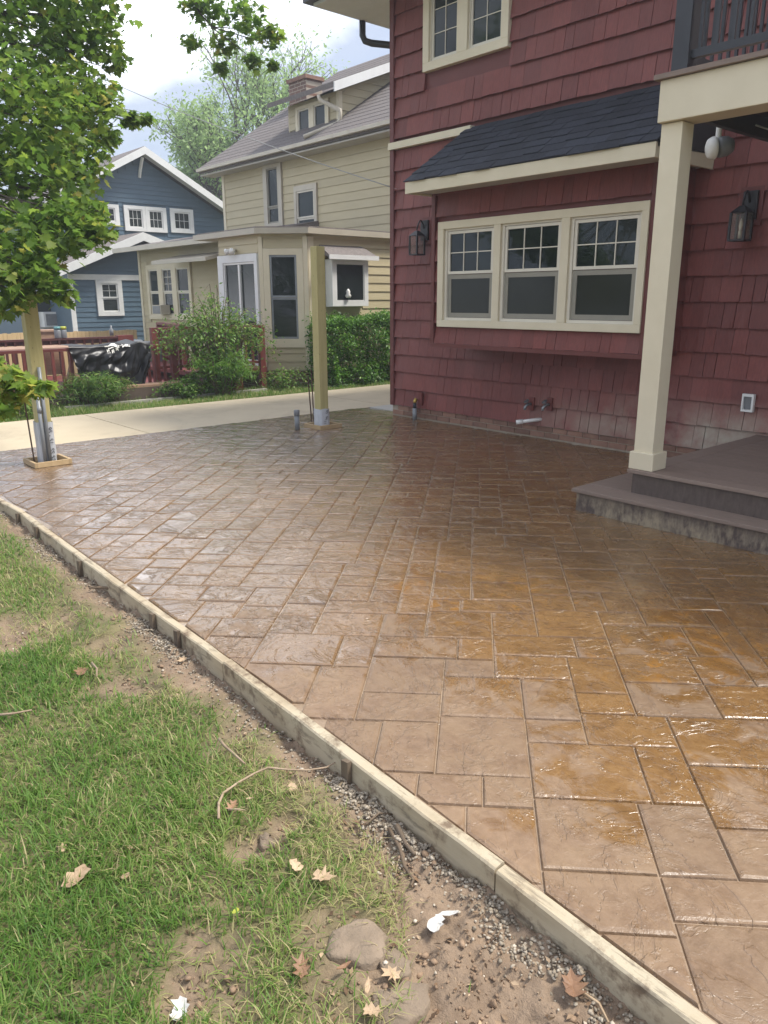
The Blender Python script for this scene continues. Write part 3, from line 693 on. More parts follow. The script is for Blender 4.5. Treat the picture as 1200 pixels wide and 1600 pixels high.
# big three-part window: shared outer casing plus three double-hung units
cas = MB()
for a0, a1, c0, c1 in ((-5.487, -3.272, 1.95, 2.018), (-5.487, -3.272, 1.054, 1.118), (-5.487, -5.412, 1.118, 1.95), (-4.785, -4.708, 1.118, 1.95), (-4.058, -3.978, 1.118, 1.95), (-3.332, -3.272, 1.118, 1.95)):
    cas.box(a0, a1, YB-.058, YB+.003, c0, c1)
obj('window_casing', cas, M['cream'], house, bevel=.003)
for x0, x1 in ((-5.385, -4.812), (-4.682, -4.084), (-3.952, -3.358)):
    window_unit(house, P0, XA, YN, x0, x1, 1.143, 1.932, (x0-.026, x1+.026, 1.1185, 1.9495), (3, 2), .515, ('cream_dull', 'cream_dull', 'glass'), .042, .03, lower_screen=True)
# upper pair
P0 = (0, YW, 0); cas = MB()
for a0, a1, c0, c1 in ((-6.238, -5.13, 3.522, 3.60), (-6.238, -6.155, 3.60, 4.30), (-5.77, -5.635, 3.60, 4.30), (-5.215, -5.13, 3.60, 4.30)): cas.box(a0, a1, YW-.058, YW+.003, c0, c1)
obj('window_casing', cas, M['cream'], house, bevel=.003)
for x0, x1 in ((-6.155, -5.77), (-5.635, -5.215)):
    window_unit(house, P0, XA, YN, x0+.012, x1-.012, 3.612, 4.29, (x0+.001, x1-.001, 3.6005, 4.2995), (2, 3), None, ('cream_dull', 'cream_dull', 'glass_far'), .035, .03)
# eaves, roof, downspout
ev = obj('eave', MB().box(-7.42, 4.6, 5.54, YW+9.5, 4.30, 4.43), M['white_far'], house)
obj('gutter', MB().box(-7.50, -7.421, 5.54, YW+9.5, 4.33, 4.45).box(-7.5, 4.6, 5.46, 5.539, 4.33, 4.45), M['black_rail'], ev)
obj('roof', MB().add([(-7.45, 5.5, 4.452), (4.65, 5.5, 4.452), (4.65, 15.6, 4.452), (-7.45, 15.6, 4.452), (-1.4, 10.55, 8.0), (-1.4, 10.6, 8.0)], [(0,1,4),(1,2,5,4),(2,3,5),(3,0,4,5),(0,3,2,1)]), M['asphalt_shingle'], house)
obj('downspout', MB().tube([(-7.43, 6.22, 4.32), (-7.43, 6.22, 4.16), (-7.40, 6.23, 4.10), (-7.33, 6.27, 4.07), (-6.86, 6.62, 3.98), (-6.80, 6.66, 3.92), (-6.80, 6.66, .1)], .036, 8), M['black_rail'], house, True)

# ---------------- porch deck, column, balcony
deck = thing('porch_deck', 'dark composite porch deck with two steps below the cream column', 'deck', (-1.5, 4.9, 0))
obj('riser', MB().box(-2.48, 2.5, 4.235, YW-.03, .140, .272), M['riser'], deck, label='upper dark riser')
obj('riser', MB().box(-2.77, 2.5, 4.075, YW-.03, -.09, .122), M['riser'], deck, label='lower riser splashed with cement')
for y0, y1 in ((4.048, 4.232),): obj('tread', MB().box(-2.795, 2.5, y0, y1, .123, .147), M['composite'], deck, bevel=.004)
obj('tread', MB().box(-2.795, -2.482, 4.236, YW-.032, .123, .147), M['composite'], deck, bevel=.004)
obj('border_board', MB().box(-2.505, 2.5, 4.205, 4.335, .273, .297), M['composite'], deck, bevel=.003)
obj('border_board', MB().box(-2.505, -2.375, 4.338, YW-.032, .273, .297), M['composite'], deck, bevel=.003)
y = 4.338
while y < YW-.06:
    obj('deck_board', MB().box(-2.372, 2.5, y, min(y+.122, YW-.034), .273, .2965), M['composite'], deck); y += .1255
col = thing('porch_column', 'square cream porch column standing on the dark deck', 'column', (-2.43, 4.3, .297))
obj('shaft', MB().box(-2.492, -2.366, 4.245, 4.371, .40, 2.247), M['cream'], col, bevel=.004)
obj('base_trim', MB().box(-2.51, -2.348, 4.227, 4.389, .2975, .405), M['cream'], col, bevel=.004)
bal = thing('balcony', 'balcony with cream beam and black railing above the porch column', 'balcony', (-1.5, 4.9, 2.25))
obj('beam', MB().box(-2.5, 2.6, 4.21, 4.40, 2.25, 2.460).box(-2.5, -2.478, 4.401, YW-.03, 2.38, 2.458), M['cream'], bal, bevel=.004)
obj('balcony_floor', MB().box(-2.525, 2.6, 4.18, YW-.025, 2.462, 2.487), M['composite'], bal)
cl = obj('ceiling', MB().box(-2.476, 2.6, 4.402, YW-.03, 2.42, 2.456), M['ceiling'], bal)
for k in range(9): obj('joist', MB().box(-2.46+k*.42, -2.42+k*.42, 4.405, YW-.032, 2.30, 2.418), M['ceiling'], bal)
obj('railing_post', MB().box(-2.446, -2.352, 4.212, 4.306, 2.4875, 3.45), M['black_rail'], bal, bevel=.003)
for y0, z0, z1 in ((4.24, 2.545, 2.585), (4.24, 3.30, 3.345)): obj('rail', MB().box(-2.351, 2.6, y0, y0+.036, z0, z1), M['black_rail'], bal)
for z0, z1 in ((2.545, 2.585), (3.30, 3.345)): obj('rail', MB().box(-2.417, -2.381, 4.307, YW-.03, z0, z1), M['black_rail'], bal)
for k in range(42):
    x = -2.335+.012+k*.088
    if x < 1.2: obj('baluster', MB().box(x, x+.017, 4.25, 4.267, 2.586, 3.299), M['black_rail'], bal)
for k in range(18): y = 4.36+k*.093; obj('baluster', MB().box(-2.408, -2.391, y, y+.017, 2.586, 3.299), M['black_rail'], bal)
# hanging fixture and wiring under the balcony
fx = PY(1120, 236, 5.0); fx = Vector((fx.x, fx.y, fx.z))
fxt = thing('speaker', 'white bowl fronted fixture with grey back hanging under the balcony', 'light fixture', fx)
axd = Vector((.62, .70, .12)).normalized(); fx = fx+Vector((0, 0, .02))
obj('bowl', MB().lathe(fx-axd*.035, axd, [(-.03, .010), (-.028, .036), (-.018, .056), (.004, .066), (.018, .067), (.022, .06)], 24), M['white'], fxt, True)
obj('housing', MB().lathe(fx-axd*.012, axd, [(.012, .056), (.03, .062), (.075, .058), (.105, .040), (.108, .015)], 24), M['greyplastic'], fxt, True)
obj('bracket', MB().tube([fx+Vector((0, 0, .03)), fx+Vector((.0, 0, .18))], .018, 10), M['white'], fxt)
wz = 2.40
tag(obj('cable', MB().tube([(-2.2+.10*i, 4.75+.03*math.sin(i*1.3), 2.265-.05*abs(math.sin(i*1.1))) for i in range(14)], .005, 6), M['cable'], None, True), 'thin grey wire sagging under the dark balcony ceiling', 'cable')

def lantern(label, p, s=1.0):
    t = thing('wall_lantern', label, 'wall lamp', p, 'black lanterns on the red wall'); x, y, z = p
    B = lambda *a: MB().box(x+a[0]*s, x+a[1]*s, y+a[2]*s, y+a[3]*s, z+a[4]*s, z+a[5]*s)
    obj('backplate', B(-.055, .055, -.025, -.001, -.02, .18), M['dark_metal'], t, bevel=.004)
    obj('mount_block', B(-.085, .085, -.0008+.001, .022, -.06, .21), M['red_paint'], t)
    pts = [(x, y-(.025+.02*k)*s, z+(.10+.075*math.sin(k*.62))*s) for k in range(0, 6)]
    obj('arm', MB().tube(pts+[(x, y-.13*s, z+.075*s)], .008*s, 8), M['dark_metal'], t, True)
    cy = y-.125*s; h = .055*s
    top = MB().add([(x-h*1.15, cy-h*1.15, z+.02*s), (x+h*1.15, cy-h*1.15, z+.02*s), (x+h*1.15, cy+h*1.15, z+.02*s), (x-h*1.15, cy+h*1.15, z+.02*s), (x-h*.3, cy-h*.3, z+.07*s), (x+h*.3, cy-h*.3, z+.07*s), (x+h*.3, cy+h*.3, z+.07*s), (x-h*.3, cy+h*.3, z+.07*s)],
        [(0,3,2,1),(4,5,6,7),(0,1,5,4),(1,2,6,5),(2,3,7,6),(3,0,4,7)])
    obj('cap', top, M['dark_metal'], t)
    cg = MB(); q = .008*s
    for sx in (-1, 1):
        for sy in (-1, 1): cg.box(x+sx*h-q, x+sx*h+q, cy+sy*h-q, cy+sy*h+q, z-.16*s, z+.019*s)
    cg.box(x-h*1.12, x+h*1.12, cy-h*1.12, cy+h*1.12, z-.175*s, z-.161*s)
    obj('cage', cg, M['dark_metal'], t)
    for sx, sy in ((0, -1), (0, 1), (-1, 0), (1, 0)):
        g_ = MB(); 
        if sx: g_.box(x+sx*h-.001, x+sx*h+.001, cy-h+q, cy+h-q, z-.16*s, z+.018*s)
        else: g_.box(x-h+q, x+h-q, cy+sy*h-.001, cy+sy*h+.001, z-.16*s, z+.018*s)
        obj('glass', g_, M['lantern_glass'], t)
    obj('bulb', MB().lathe((x, cy, z-.155*s), (0, 0, 1), [(0, .012*s), (.05*s, .012*s), (.052*s, .008*s), (.09*s, .015*s), (.12*s, .009*s), (.14*s, .002*s)], 10), M['cream'], t, True)
g = NG('lantern_pane'); g.done((.30, .26, .20), .08, Alpha=.14); M['lantern_glass'] = g.m
p = PY(656, 372, YW-.125); lantern('black wall lantern near the left corner of the red house', (p.x, YW-.040, p.z), 1.0)
p = PY(1163, 338, YW-.125); lantern('black wall lantern under the balcony right of the column', (p.x, YW-.040, p.z), 1.0)

# vents, taps, pipes on the wall
p = PY(1171, 629, YW-.03); v_ = thing('wall_vent', 'small white framed vent on the red shingles above the deck', 'vent', p)
fr = MB(); X_, Y_, Z_ = p.x, YW-.034, p.z
for a in ((-.045, .045, .048, .068), (-.045, .045, -.068, -.052), (-.045, -.033, -.052, .048), (.030, .045, -.052, .048)): fr.box(X_+a[0], X_+a[1], Y_-.035, Y_-.001, Z_+a[2], Z_+a[3])
obj('frame', fr, M['white'], v_); obj('flap', MB().add([(X_-.033, Y_-.008, Z_-.05), (X_+.03, Y_-.008, Z_-.05), (X_+.03, Y_-.024, Z_+.048), (X_-.033, Y_-.024, Z_+.048)], [(0,1,2,3)]), M['greyplastic'], v_)
for px, py, lab in ((828, 632, 'left outdoor tap of the pair above the white drain pipe'), (856, 633, 'right outdoor tap of the pair above the white drain pipe')):
    p = PY(px, py, YW-.03); t = thing('outdoor_tap', lab, 'tap', (p.x, YW-.02, p.z), 'taps low on the red wall'); x, y, z = p.x, YW-.036, p.z
    obj('plate', MB().box(x-.005, x+.06, y-.012, y-.001, z-.05, z+.075), M['red_paint'], t)
    obj('body', MB().tube([(x+.03, y-.012, z+.01), (x+.01, y-.05, z+.005), (x+.005, y-.075, z-.02), (x+.005, y-.078, z-.045)], .014, 8), M['steel'], t, True)
    obj('handle', MB().lathe((x+.02, y-.055, z+.02), (-.2, -.5, .7), [(0, .006), (.02, .006), (.021, .028), (.030, .028), (.031, .01)], 10), M['steel'], t)
a = PY(885-60, 657, YW-.17); b_ = PY(846, 655, YW-.03)
t = thing('drain_pipe', 'white plastic drain pipe sticking out of the red wall', 'pipe', b_)
dirp = Vector((-.16, -.145, -.03))
obj('pipe', MB().tube([b_+Vector((0, .02, 0)), b_+dirp], .017, 14), M['white'], t, True); obj('coupling', MB().tube([b_+dirp*.82, b_+dirp*1.12], .022, 14), M['white'], t, True)
p = G(661.5, 653); t = thing('gas_pipe', 'grey upright pipe with brass valve beside the house wall', 'pipe', (p.x, p.y, 0)); x, y = p.x, min(p.y, YW-.085)
obj('pipe', MB().tube([(x, y, -.01), (x, y, .125)], .024, 14), M['pvc_grey'], t, True); obj('collar', MB().tube([(x, y, .126), (x, y, .185)], .019, 12), M['black_rail'], t, True)
obj('valve', MB().tube([(x, y, .186), (x+.002, y, .20), (x+.012, y+.015, .235)], .02, 10), M['brass'], t, True)
obj('wall_box', MB().box(x+.02, x+.085, YW-.052, YW-.036, .165, .30).box(x+.03, x+.075, YW-.054, YW-.0525, .18, .285), M['red_paint'], t)

# ================================================================ POSTS
def ztext(txt, parent, pos, ax, up, size, m):
    cu = bpy.data.curves.new('lettering', 'FONT'); cu.body = txt; cu.size = size; cu.extrude = .0004; cu.align_x = 'CENTER'; cu.align_y = 'CENTER'
    tmp = bpy.data.objects.new('tmp', cu); sc.collection.objects.link(tmp); bpy.context.view_layer.update()
    me = bpy.data.meshes.new_from_object(tmp.evaluated_get(bpy.context.evaluated_depsgraph_get())); bpy.data.objects.remove(tmp)
    ax, up = Vector(ax).normalized(), Vector(up).normalized(); mt = Matrix((ax, up, ax.cross(up))).transposed().to_4x4(); mt.translation = Vector(pos)-loc_of(parent); me.transform(mt)
    me.materials.clear(); me.materials.append(m); o = bpy.data.objects.new('lettering', me); link(o, parent); return o
def post(label, p, top, sleeve, rot, lean=(0, 0), texts=()):
    t = thing('wooden_post', label, 'post', (p[0], p[1], 0), 'treated posts standing in the patio'); h = .053
    c, s = math.cos(rot), math.sin(rot); A, Bv = Vector((c, s, 0)), Vector((-s, c, 0)); P = Vector((p[0], p[1], 0))
    lv = Vector((lean[0], lean[1], 1))
    obj('post', MB().obox(P-A*h-Bv*h+lv*-.05, A*2*h, Bv*2*h, lv*(top+.05)), M['treated'], t, bevel=.006)
    k = h+.004; m = MB(); nz = 7; n = 0; V = []
    for i in range(nz):
        z = -.005+sleeve*i/(nz-1)
        for q in range(16):
            e = q/16*4; sd_, f_ = int(e), e-int(e); cn = [(-1,-1),(1,-1),(1,1),(-1,1)][sd_]; c2 = [(1,-1),(1,1),(-1,1),(-1,-1)][sd_]
            u_, v_ = cn[0]+(c2[0]-cn[0])*f_, cn[1]+(c2[1]-cn[1])*f_; kk = k+random.uniform(0, .004)
            V.append(P+lv*(z+(random.uniform(-.006, .006) if i == nz-1 else 0))+A*u_*kk+Bv*v_*kk)
    m.add(V, [(i*16+q, i*16+(q+1)%16, (i+1)*16+(q+1)%16, (i+1)*16+q) for i in range(nz-1) for q in range(16)])
    obj('plastic_sleeve', m, M['sleeve'], t, True)
    for txt, z, off, size, face in texts:
        nr = -Bv if face == 'b' else A; sx = A if face == 'b' else Bv
        ztext(txt, t, P+lv*z+nr*(k+.0055)+sx*off, (0, 0, -1), Vector((0,0,-1)).cross(nr)*-1 if False else nr.cross(Vector((0,0,-1))), size, M['ink'])
    return t
def pframe(label, cx_, cy_, rot, s, ht=.04):
    t = thing('footing_collar', label, 'wooden frame', (cx_, cy_, 0), 'pine frames round the post feet'); c, s_ = math.cos(rot), math.sin(rot)
    A, Bv, P = Vector((c, s_, 0)), Vector((-s_, c, 0)), Vector((cx_, cy_, .002)); w = .022
    for o_, a_, b_ in ((-A*s-Bv*s, A*2*s, Bv*w), (-A*s+Bv*(s-w), A*2*s, Bv*w), (-A*s-Bv*(s-w-.0015), A*w, Bv*(2*s-2*w-.003)), (A*(s-w)-Bv*(s-w-.0015), A*w, Bv*(2*s-2*w-.003))):
        obj('board', MB().obox(P+o_, a_, b_, Vector((0, 0, ht))), M['newpine'], t)
pl = G(75, 724); pm = G(503, 667)
post('treated wooden post at the left edge in front of the red deck', (pl.x, pl.y), 1.62, .36, .0, (-.0, .0), (('95 - 51', .24, .026, .05, 'a'), ('SS 52', .08, .026, .05, 'a')))
post('treated wooden post in the middle in front of the tan house', (pm.x, pm.y), 1.83, .205, .0, (0, 0), (('95', .165, .022, .042, 'a'), ('96', .10, .018, .042, 'a'), ('11 4', .04, .0, .042, 'a')))
pframe('pine frame round the foot of the left post', pl.x+.0, pl.y+.0, 0, .15); pframe('pine frame round the foot of the middle post', pm.x+.02, pm.y-.0, 0, .145)
def rebar(label, path, r=.007): return tag(obj('rebar', MB().tube(path, r, 6), M['rust'], None), label, 'rebar', 'rusty bars beside the posts')
q = G(54, 723); rebar('rusty bar leaning beside the left post', [(q.x, q.y, -.01), (q.x-.01, q.y-.02, .72)])
q = G(487.5, 664); rebar('outer rusty bar beside the middle post', [(q.x, q.y, -.01), (q.x-.02, q.y-.02, .52)])
q = G(491, 665); rebar('rusty bar nearer the middle post', [(q.x, q.y, -.01), (q.x-.01, q.y-.012, .60)])
k = pl.x+.053+.024
for lab, y_, h_ in (('taller grey conduit against the left post', pl.y-.002, .80), ('shorter grey conduit against the left post', pl.y-.040, .56)):
    t = thing('conduit', lab, 'pipe', (k, y_, 0), 'grey conduits beside the left post'); obj('pipe', MB().tube([(k, y_, -.01), (k-.003, y_, h_)], .0145, 12), M['pvc_grey'], t, True)
    obj('coupling', MB().tube([(k, y_, h_*.78), (k, y_, h_*.78+.05)], .0172, 12), M['pvc_grey'], t, True)
q = G(464.5, 671); t = thing('conduit_stub', 'short grey conduit with dark cap beside the middle post', 'pipe', (q.x, q.y, 0))
obj('pipe', MB().tube([(q.x, q.y, -.01), (q.x, q.y, .145)], .026, 14), M['pvc_grey'], t, True); obj('cap', MB().tube([(q.x, q.y, .146), (q.x, q.y, .148), (q.x, q.y, .20), (q.x, q.y, .205)], [.028, .031, .031, .027], 14), M['greyplastic'], t, True)

# ================================================================ TAN HOUSE NEXT DOOR
tan = thing('house', 'tan clapboard house with grey roof and dormer behind the red house', 'house', (-12, 9, -.1))
def lap(parent, P0, ax, nrm, a0, a1, z0, z1, ch, m, holes=(), name='siding_board', off=0.):
    """lap siding: one wedge board per course, cut where a hole covers it"""
    P0, ax, nrm = Vector(P0), Vector(ax).normalized(), Vector(nrm).normalized(); z = z0
    while z < z1-.01:
        zt = min(z+ch, z1); segs = [(a0, a1)]
        for h0, h1, c0, c1 in holes:
            if z < c1-.02 and zt > c0+.02:
                ns = []
                for s0, s1 in segs:
                    if s1 <= h0 or s0 >= h1: ns.append((s0, s1)); continue
                    if s0 < h0: ns.append((s0, h0))
                    if s1 > h1: ns.append((h1, s1))
                segs = ns
        for s0, s1 in segs:
            if s1-s0 < .03: continue
            Z = Vector((0, 0, 1)); o = P0+ax*s0+Z*z+nrm*.002; d = ax*(s1-s0)
            m_ = MB().extrude([o, o+nrm*.020, o+nrm*.006+Z*(zt-z-.001), o+Z*(zt-z-.001)], d)
            obj(name, m_, m, parent)
        z += ch
ZB = -.75
obj('wall', MB().box(-16.45, -10.335, 9.61, 17, ZB, 4.3), M['siding_tan'], tan)
lap(tan, (0, 9.61, 0), XA, YN, -16.36, -10.35, 2.30, 4.22, .155, M['siding_tan'], [(-14.75, -14.05, 2.74, 4.05), (-13.64, -12.86, 2.5, 3.50)])
obj('corner_board', MB().box(-16.46, -16.36, 9.58, 9.609, ZB, 4.25), M['cream'], tan)
window_unit(tan, (0, 9.608, 0), XA, YN, -14.60, -14.20, 2.86, 3.93, (-14.74, -14.06, 2.75, 4.06), None, .30, ('grey_gutter', 'screen', 'glass_far'), .05, .05)
window_unit(tan, (0, 9.608, 0), XA, YN, -13.55, -12.96, 2.52, 3.39, (-13.63, -12.87, 2.44, 3.49), None, .42, ('grey_gutter', 'cream_dull', 'glass_far'), .05, .05)
# main roof (gable), soffit, gutter
rk = .65; ry0, rz0 = 9.24, 4.16; rym = 13.3
rzf = lambda y: rz0+rk*(y-ry0)
rx0, rx1 = -16.85, -9.9
def roof_courses(mb, x0, x1, ya, yb, step=.17):
    y = ya
    while y < yb-.01:
        y2 = min(y+step, yb); mb.add([(x0, y, rzf(y)+.013), (x1, y, rzf(y)+.013), (x1, y2, rzf(y2)+.006), (x0, y2, rzf(y2)+.006), (x0, y, rzf(y)+.001), (x1, y, rzf(y)+.001)], [(0,1,2,3), (4,5,1,0)]); y = y2
rm = MB().add([(rx0, ry0, rz0), (rx1, ry0, rz0), (rx1, rym, rzf(rym)), (rx0, rym, rzf(rym)), (rx0, ry0, rz0-.12), (rx1, ry0, rz0-.12), (rx1, rym, rzf(rym)-.12), (rx0, rym, rzf(rym)-.12)], [(0,1,2,3),(4,7,6,5),(0,4,5,1),(0,3,7,4),(1,5,6,2)])
rm.add([(rx0, rym, rzf(rym)), (rx1, rym, rzf(rym)), (rx1, 17.4, rz0), (rx0, 17.4, rz0)], [(0,1,2,3)])
rf2 = obj('roof', rm, M['roof_grey'], tan)
rc = MB(); roof_courses(rc, rx0-.01, rx1+.01, ry0-.02, rym); obj('roof_course', rc, M['roof_grey'], rf2, kind='stuff')
obj('gable_wall', MB().extrude([(-16.44, 9.62, 4.3), (-16.44, 17, 4.3), (-16.44, rym, rzf(rym)-.2)], (.05, 0, 0)), M['siding_tan'], tan)
obj('gutter', MB().box(rx0, rx1, ry0-.075, ry0-.002, rz0-.075, rz0-.012), M['grey_gutter'], rf2)
obj('soffit', MB().box(rx0+.02, rx1, ry0+.02, 9.60, rz0-.16, rz0-.13), M['soffit'], rf2)
# shed dormer
DX0, DX1, DY = -14.25, -12.57, 9.93
dtop = 5.10
dw = MB().extrude([(DX0, DY, rzf(DY)-.1), (DX0, DY, dtop), (DX0, 12.6, dtop+.40*(12.6-DY)), (DX0, 12.6, rzf(12.6)-.1)], (DX1-DX0, 0, 0))
dm = obj('dormer', dw, M['siding_tan'], tan)
lap(dm, (0, DY-.002, 0), XA, YN, DX0+.05, DX1-.06, rzf(DY)+.02, dtop-.02, .13, M['siding_tan'], [(-13.99, -12.83, 4.36, 5.02)])
z = rzf(DY)+.02; zz = z
while zz < 6.0:                                          # boards on the dormer's side, each cut by both slopes
    z2 = zz+.14; ya = DY+max(0, (zz-dtop)/.40)+.0; yb = ry0+(zz-rz0)/rk-.02; ya2 = DY+max(0, (z2-dtop)/.40); yb2 = ry0+(z2-rz0)/rk-.02
    ya = max(ya, DY+.06); ya2 = max(ya2, DY+.06)
    if yb > ya+.05 and yb2 > ya2: obj('siding_board', MB().add([(DX1+.002, ya, zz), (DX1+.022, ya, zz), (DX1+.022, yb, zz), (DX1+.002, yb, zz), (DX1+.002, ya2, z2), (DX1+.006, ya2, z2), (DX1+.006, yb2, z2), (DX1+.002, yb2, z2)], [(0,3,2,1),(4,5,6,7),(0,1,5,4),(1,2,6,5),(2,3,7,6),(3,0,4,7)]), M['siding_tan'], dm)
    zz = z2
obj('corner_board', MB().box(DX1-.055, DX1+.026, DY-.026, DY+.055, rzf(DY)-.02, dtop-.01), M['cream'], dm)
window_unit(dm, (0, DY-.006, 0), XA, YN, -13.86, -13.48, 4.47, 4.96, (-13.94, -13.41, 4.38, 5.02), None, None, ('cream', 'cream_dull', 'glass_far'), .045, .045)
window_unit(dm, (0, DY-.006, 0), XA, YN, -13.33, -12.95, 4.47, 4.96, (-13.409, -12.85, 4.38, 5.02), None, None, ('cream', 'cream_dull', 'glass_far'), .045, .045)
dr0 = DY-.36; zd = lambda y: 5.14+.40*(y-9.57)
xa, xb = DX0-.22, DX1+.30
obj('dormer_roof', MB().extrude([(xa, dr0, zd(dr0)), (xa, 12.8, zd(12.8)), (xa, 12.8, zd(12.8)-.09), (xa, dr0, zd(dr0)-.09)], (xb-xa, 0, 0)), M['roof_grey'], dm)
obj('dormer_fascia', MB().extrude([(xb+.002, dr0, zd(dr0)-.005), (xb+.002, 12.8, zd(12.8)-.005), (xb+.002, 12.8, zd(12.8)-.17), (xb+.002, dr0, zd(dr0)-.17)], (.03, 0, 0)), M['white_far'], dm)
obj('downspout', MB().tube([(-12.75, dr0+.02, 5.0), (-12.74, dr0+.03, 4.92), (-12.42, DY-.09, 4.72), (-12.42, DY-.10, 4.56), (-12.50, DY-.12, 4.50), (-12.85, ry0+.05, 4.26)], .042, 8), M['grey_gutter'], dm, True)
chm = obj('chimney', MB().box(-16.30, -15.62, 11.4, 11.85, 4.8, 6.12), M['brick_far'], tan)
obj('chimney_cap', MB().box(-16.34, -15.58, 11.36, 11.89, 6.122, 6.20), M['brick'], chm)
# one-storey bump with chamfered corner
CX, CYc = -10.32, 7.45; c2 = .525
plan = [(CX, 9.6), (CX, CYc), (CX-c2, CYc-c2), (-12.12, CYc-c2), (-12.12, 9.6)]
bmp = obj('extension', MB().prism(plan, .18, 2.32), M['siding_tan'], tan)
obj('foundation', MB().prism([(CX-.03, 9.6), (CX-.03, CYc), (CX-c2, CYc-c2+.03), (-12.1, CYc-c2+.03), (-12.1, 9.6)], ZB, .178), M['brick_far'], bmp)
lap(bmp, (CX, 0, 0), (0, 1, 0), (1, 0, 0), CYc+.12, 9.58, .20, 2.24, .138, M['siding_tan'], [(7.79, 8.57, 1.19, 1.96)])
CA, CN = Vector((R2, R2, 0)), Vector((R2, -R2, 0)); CP = Vector((CX-c2, CYc-c2, 0)); CL = c2/R2
lap(bmp, CP, CA, CN, .05, CL-.06, .20, .56, .138, M['siding_tan']); lap(bmp, CP, CA, CN, .05, CL-.06, 2.09, 2.26, .138, M['siding_tan'])
obj('corner_board', MB().obox(CP+CA*(CL-.055)+Vector((0,0,.2)), CA*.075, CN*.03, (0,0,2.06)).box(CX-.0, CX+.028, CYc+.012, CYc+.118, .2, 2.26), M['cream'], bmp)
obj('corner_board', MB().obox(CP+CA*(-.02)+Vector((0,0,.2)), CA*.065, CN*.03, (0,0,2.06)), M['cream'], bmp)
window_unit(bmp, CP+CN*.003, CA, CN, .15, CL-.16, .70, 1.99, (.05, CL-.057, .565, 2.085), None, .505, ('cream', 'pvc_grey', 'glass'), .05, .035)
# sliding door face
lap(bmp, (0, CYc-c2, 0), XA, YN, -12.1, CX-c2-.03, 2.03, 2.26, .138, M['siding_tan'])
window_unit(bmp, (0, CYc-c2-.003, 0), XA, YN, -11.93, -10.95, .32, 1.90, (-12.10, -10.87, .25, 2.02), None, None, ('white_far', 'white', 'glass'), .05, .05, name='door')
obj('door_frame', MB().box(-11.46, -11.41, CYc-c2-.045, CYc-c2-.012, .36, 1.86), M['white'], bmp)
obj('floodlight', MB().lathe((-11.62, CYc-c2-.02, 2.10), (-.3, -1, -.3), [(0, .02), (.05, .025), (.12, .055), (.14, .05)], 10).lathe((-11.54, CYc-c2-.02, 2.10), (.5, -1, -.3), [(0, .02), (.05, .025), (.12, .055), (.14, .05)], 10), M['white'], bmp, True)
# flat eave over the bump
ov = .13
eplan = [(CX+ov, 9.6), (CX+ov, CYc-ov*.41), (CX-c2+ov*.41+.02, CYc-c2-ov), (-12.75, CYc-c2-ov), (-12.75, 9.6)]
er = obj('extension_roof', MB().prism(eplan, 2.30, 2.385), M['grey_gutter'], bmp)
obj('roof_top', MB().prism([(a-(.05 if a > -12 else -.05), b) if b > 9 else (a-.04 if a > -11.5 else a+.04, b+.05) for a, b in eplan], 2.386, 2.41), M['roof_grey'], er)
# box window on the right face with its little roof
bw = MB().box(CX+.003, CX+.16, 7.80, 8.555, 1.20, 1.93)
bo = obj('box_window', bw, M['white_far'], bmp)
window_unit(bo, (CX+.162, 0, 0), (0, 1, 0), (1, 0, 0), 7.885, 8.47, 1.285, 1.87, (7.802, 8.553, 1.205, 1.925), None, None, ('white_far', 'white_far', 'glass_far'), .022, .03)
obj('hood', MB().add([(CX+.003, 7.68, 2.16), (CX+.003, 8.56, 2.16), (CX+.26, 8.70, 1.99), (CX+.26, 7.70, 1.99), (CX+.003, 7.68, 1.98), (CX+.003, 8.56, 1.98), (CX+.26, 8.70, 1.97), (CX+.26, 7.70, 1.97)], [(3,2,1,0),(4,5,6,7),(3,7,6,2),(0,4,7,3),(2,6,5,1)]), M['roof_grey'], bo)
obj('hood_fascia', MB().box(CX+.262, CX+.285, 7.69, 8.71, 1.925, 1.995), M['white_far'], bo)
# things on its sill, inside
sl_ = thing('sill_ornament', 'small white ornament on the sill of the tan house box window', 'ornament', (CX+.185, 8.1, 1.34))
sl_m = MB().lathe((CX+.205, 8.11, 1.337), (0, 0, 1), [(0, .035), (.03, .05), (.07, .03), (.10, .035), (.14, .01)], 10); obj('ornament', sl_m, M['white'], sl_, True)
# recessed ground-floor wing
wing = obj('wing', MB().box(-18.55, -12.125, 8.41, 12, ZB, 2.5), M['siding_tan'], tan)
lap(wing, (0, 8.41, 0), XA, YN, -18.45, -12.15, .02, 2.42, .155, M['siding_tan'], [(-18.13, -15.9, .86, 2.11)])
obj('corner_board', MB().box(-18.56, -18.46, 8.375, 8.409, ZB, 2.45), M['cream'], wing)
for a, b in ((-18.12, -17.42), (-17.418, -16.72), (-16.718, -15.92)):
    window_unit(wing, (0, 8.405, 0), XA, YN, a+.11, b-.11, .98, 2.0, (a, b, .87, 2.10), (2, 3) if a == -17.418 else None, .5 , ('cream', 'cream_dull', 'glass_far'), .05, .05)
obj('wing_roof', MB().extrude([(-18.95, 8.0, 2.49), (-18.95, 9.6, 2.80), (-18.95, 9.6, 2.70), (-18.95, 8.0, 2.40)], (6.1, 0, 0)), M['roof_grey'], wing)
obj('wing_gutter', MB().box(-18.95, -12.85, 7.93, 7.995, 2.40, 2.50), M['grey_gutter'], wing)
obj('door_canopy', MB().extrude([(-16.5, 7.75, 2.12), (-16.5, 8.39, 2.26), (-16.5, 8.39, 2.20), (-16.5, 7.75, 2.05)], (2.4, 0, 0)), M['grey_gutter'], wing)
ac = thing('air_conditioner', 'small window air conditioner in the tan house triple window', 'air conditioner', (-17.1, 8.25, .98))
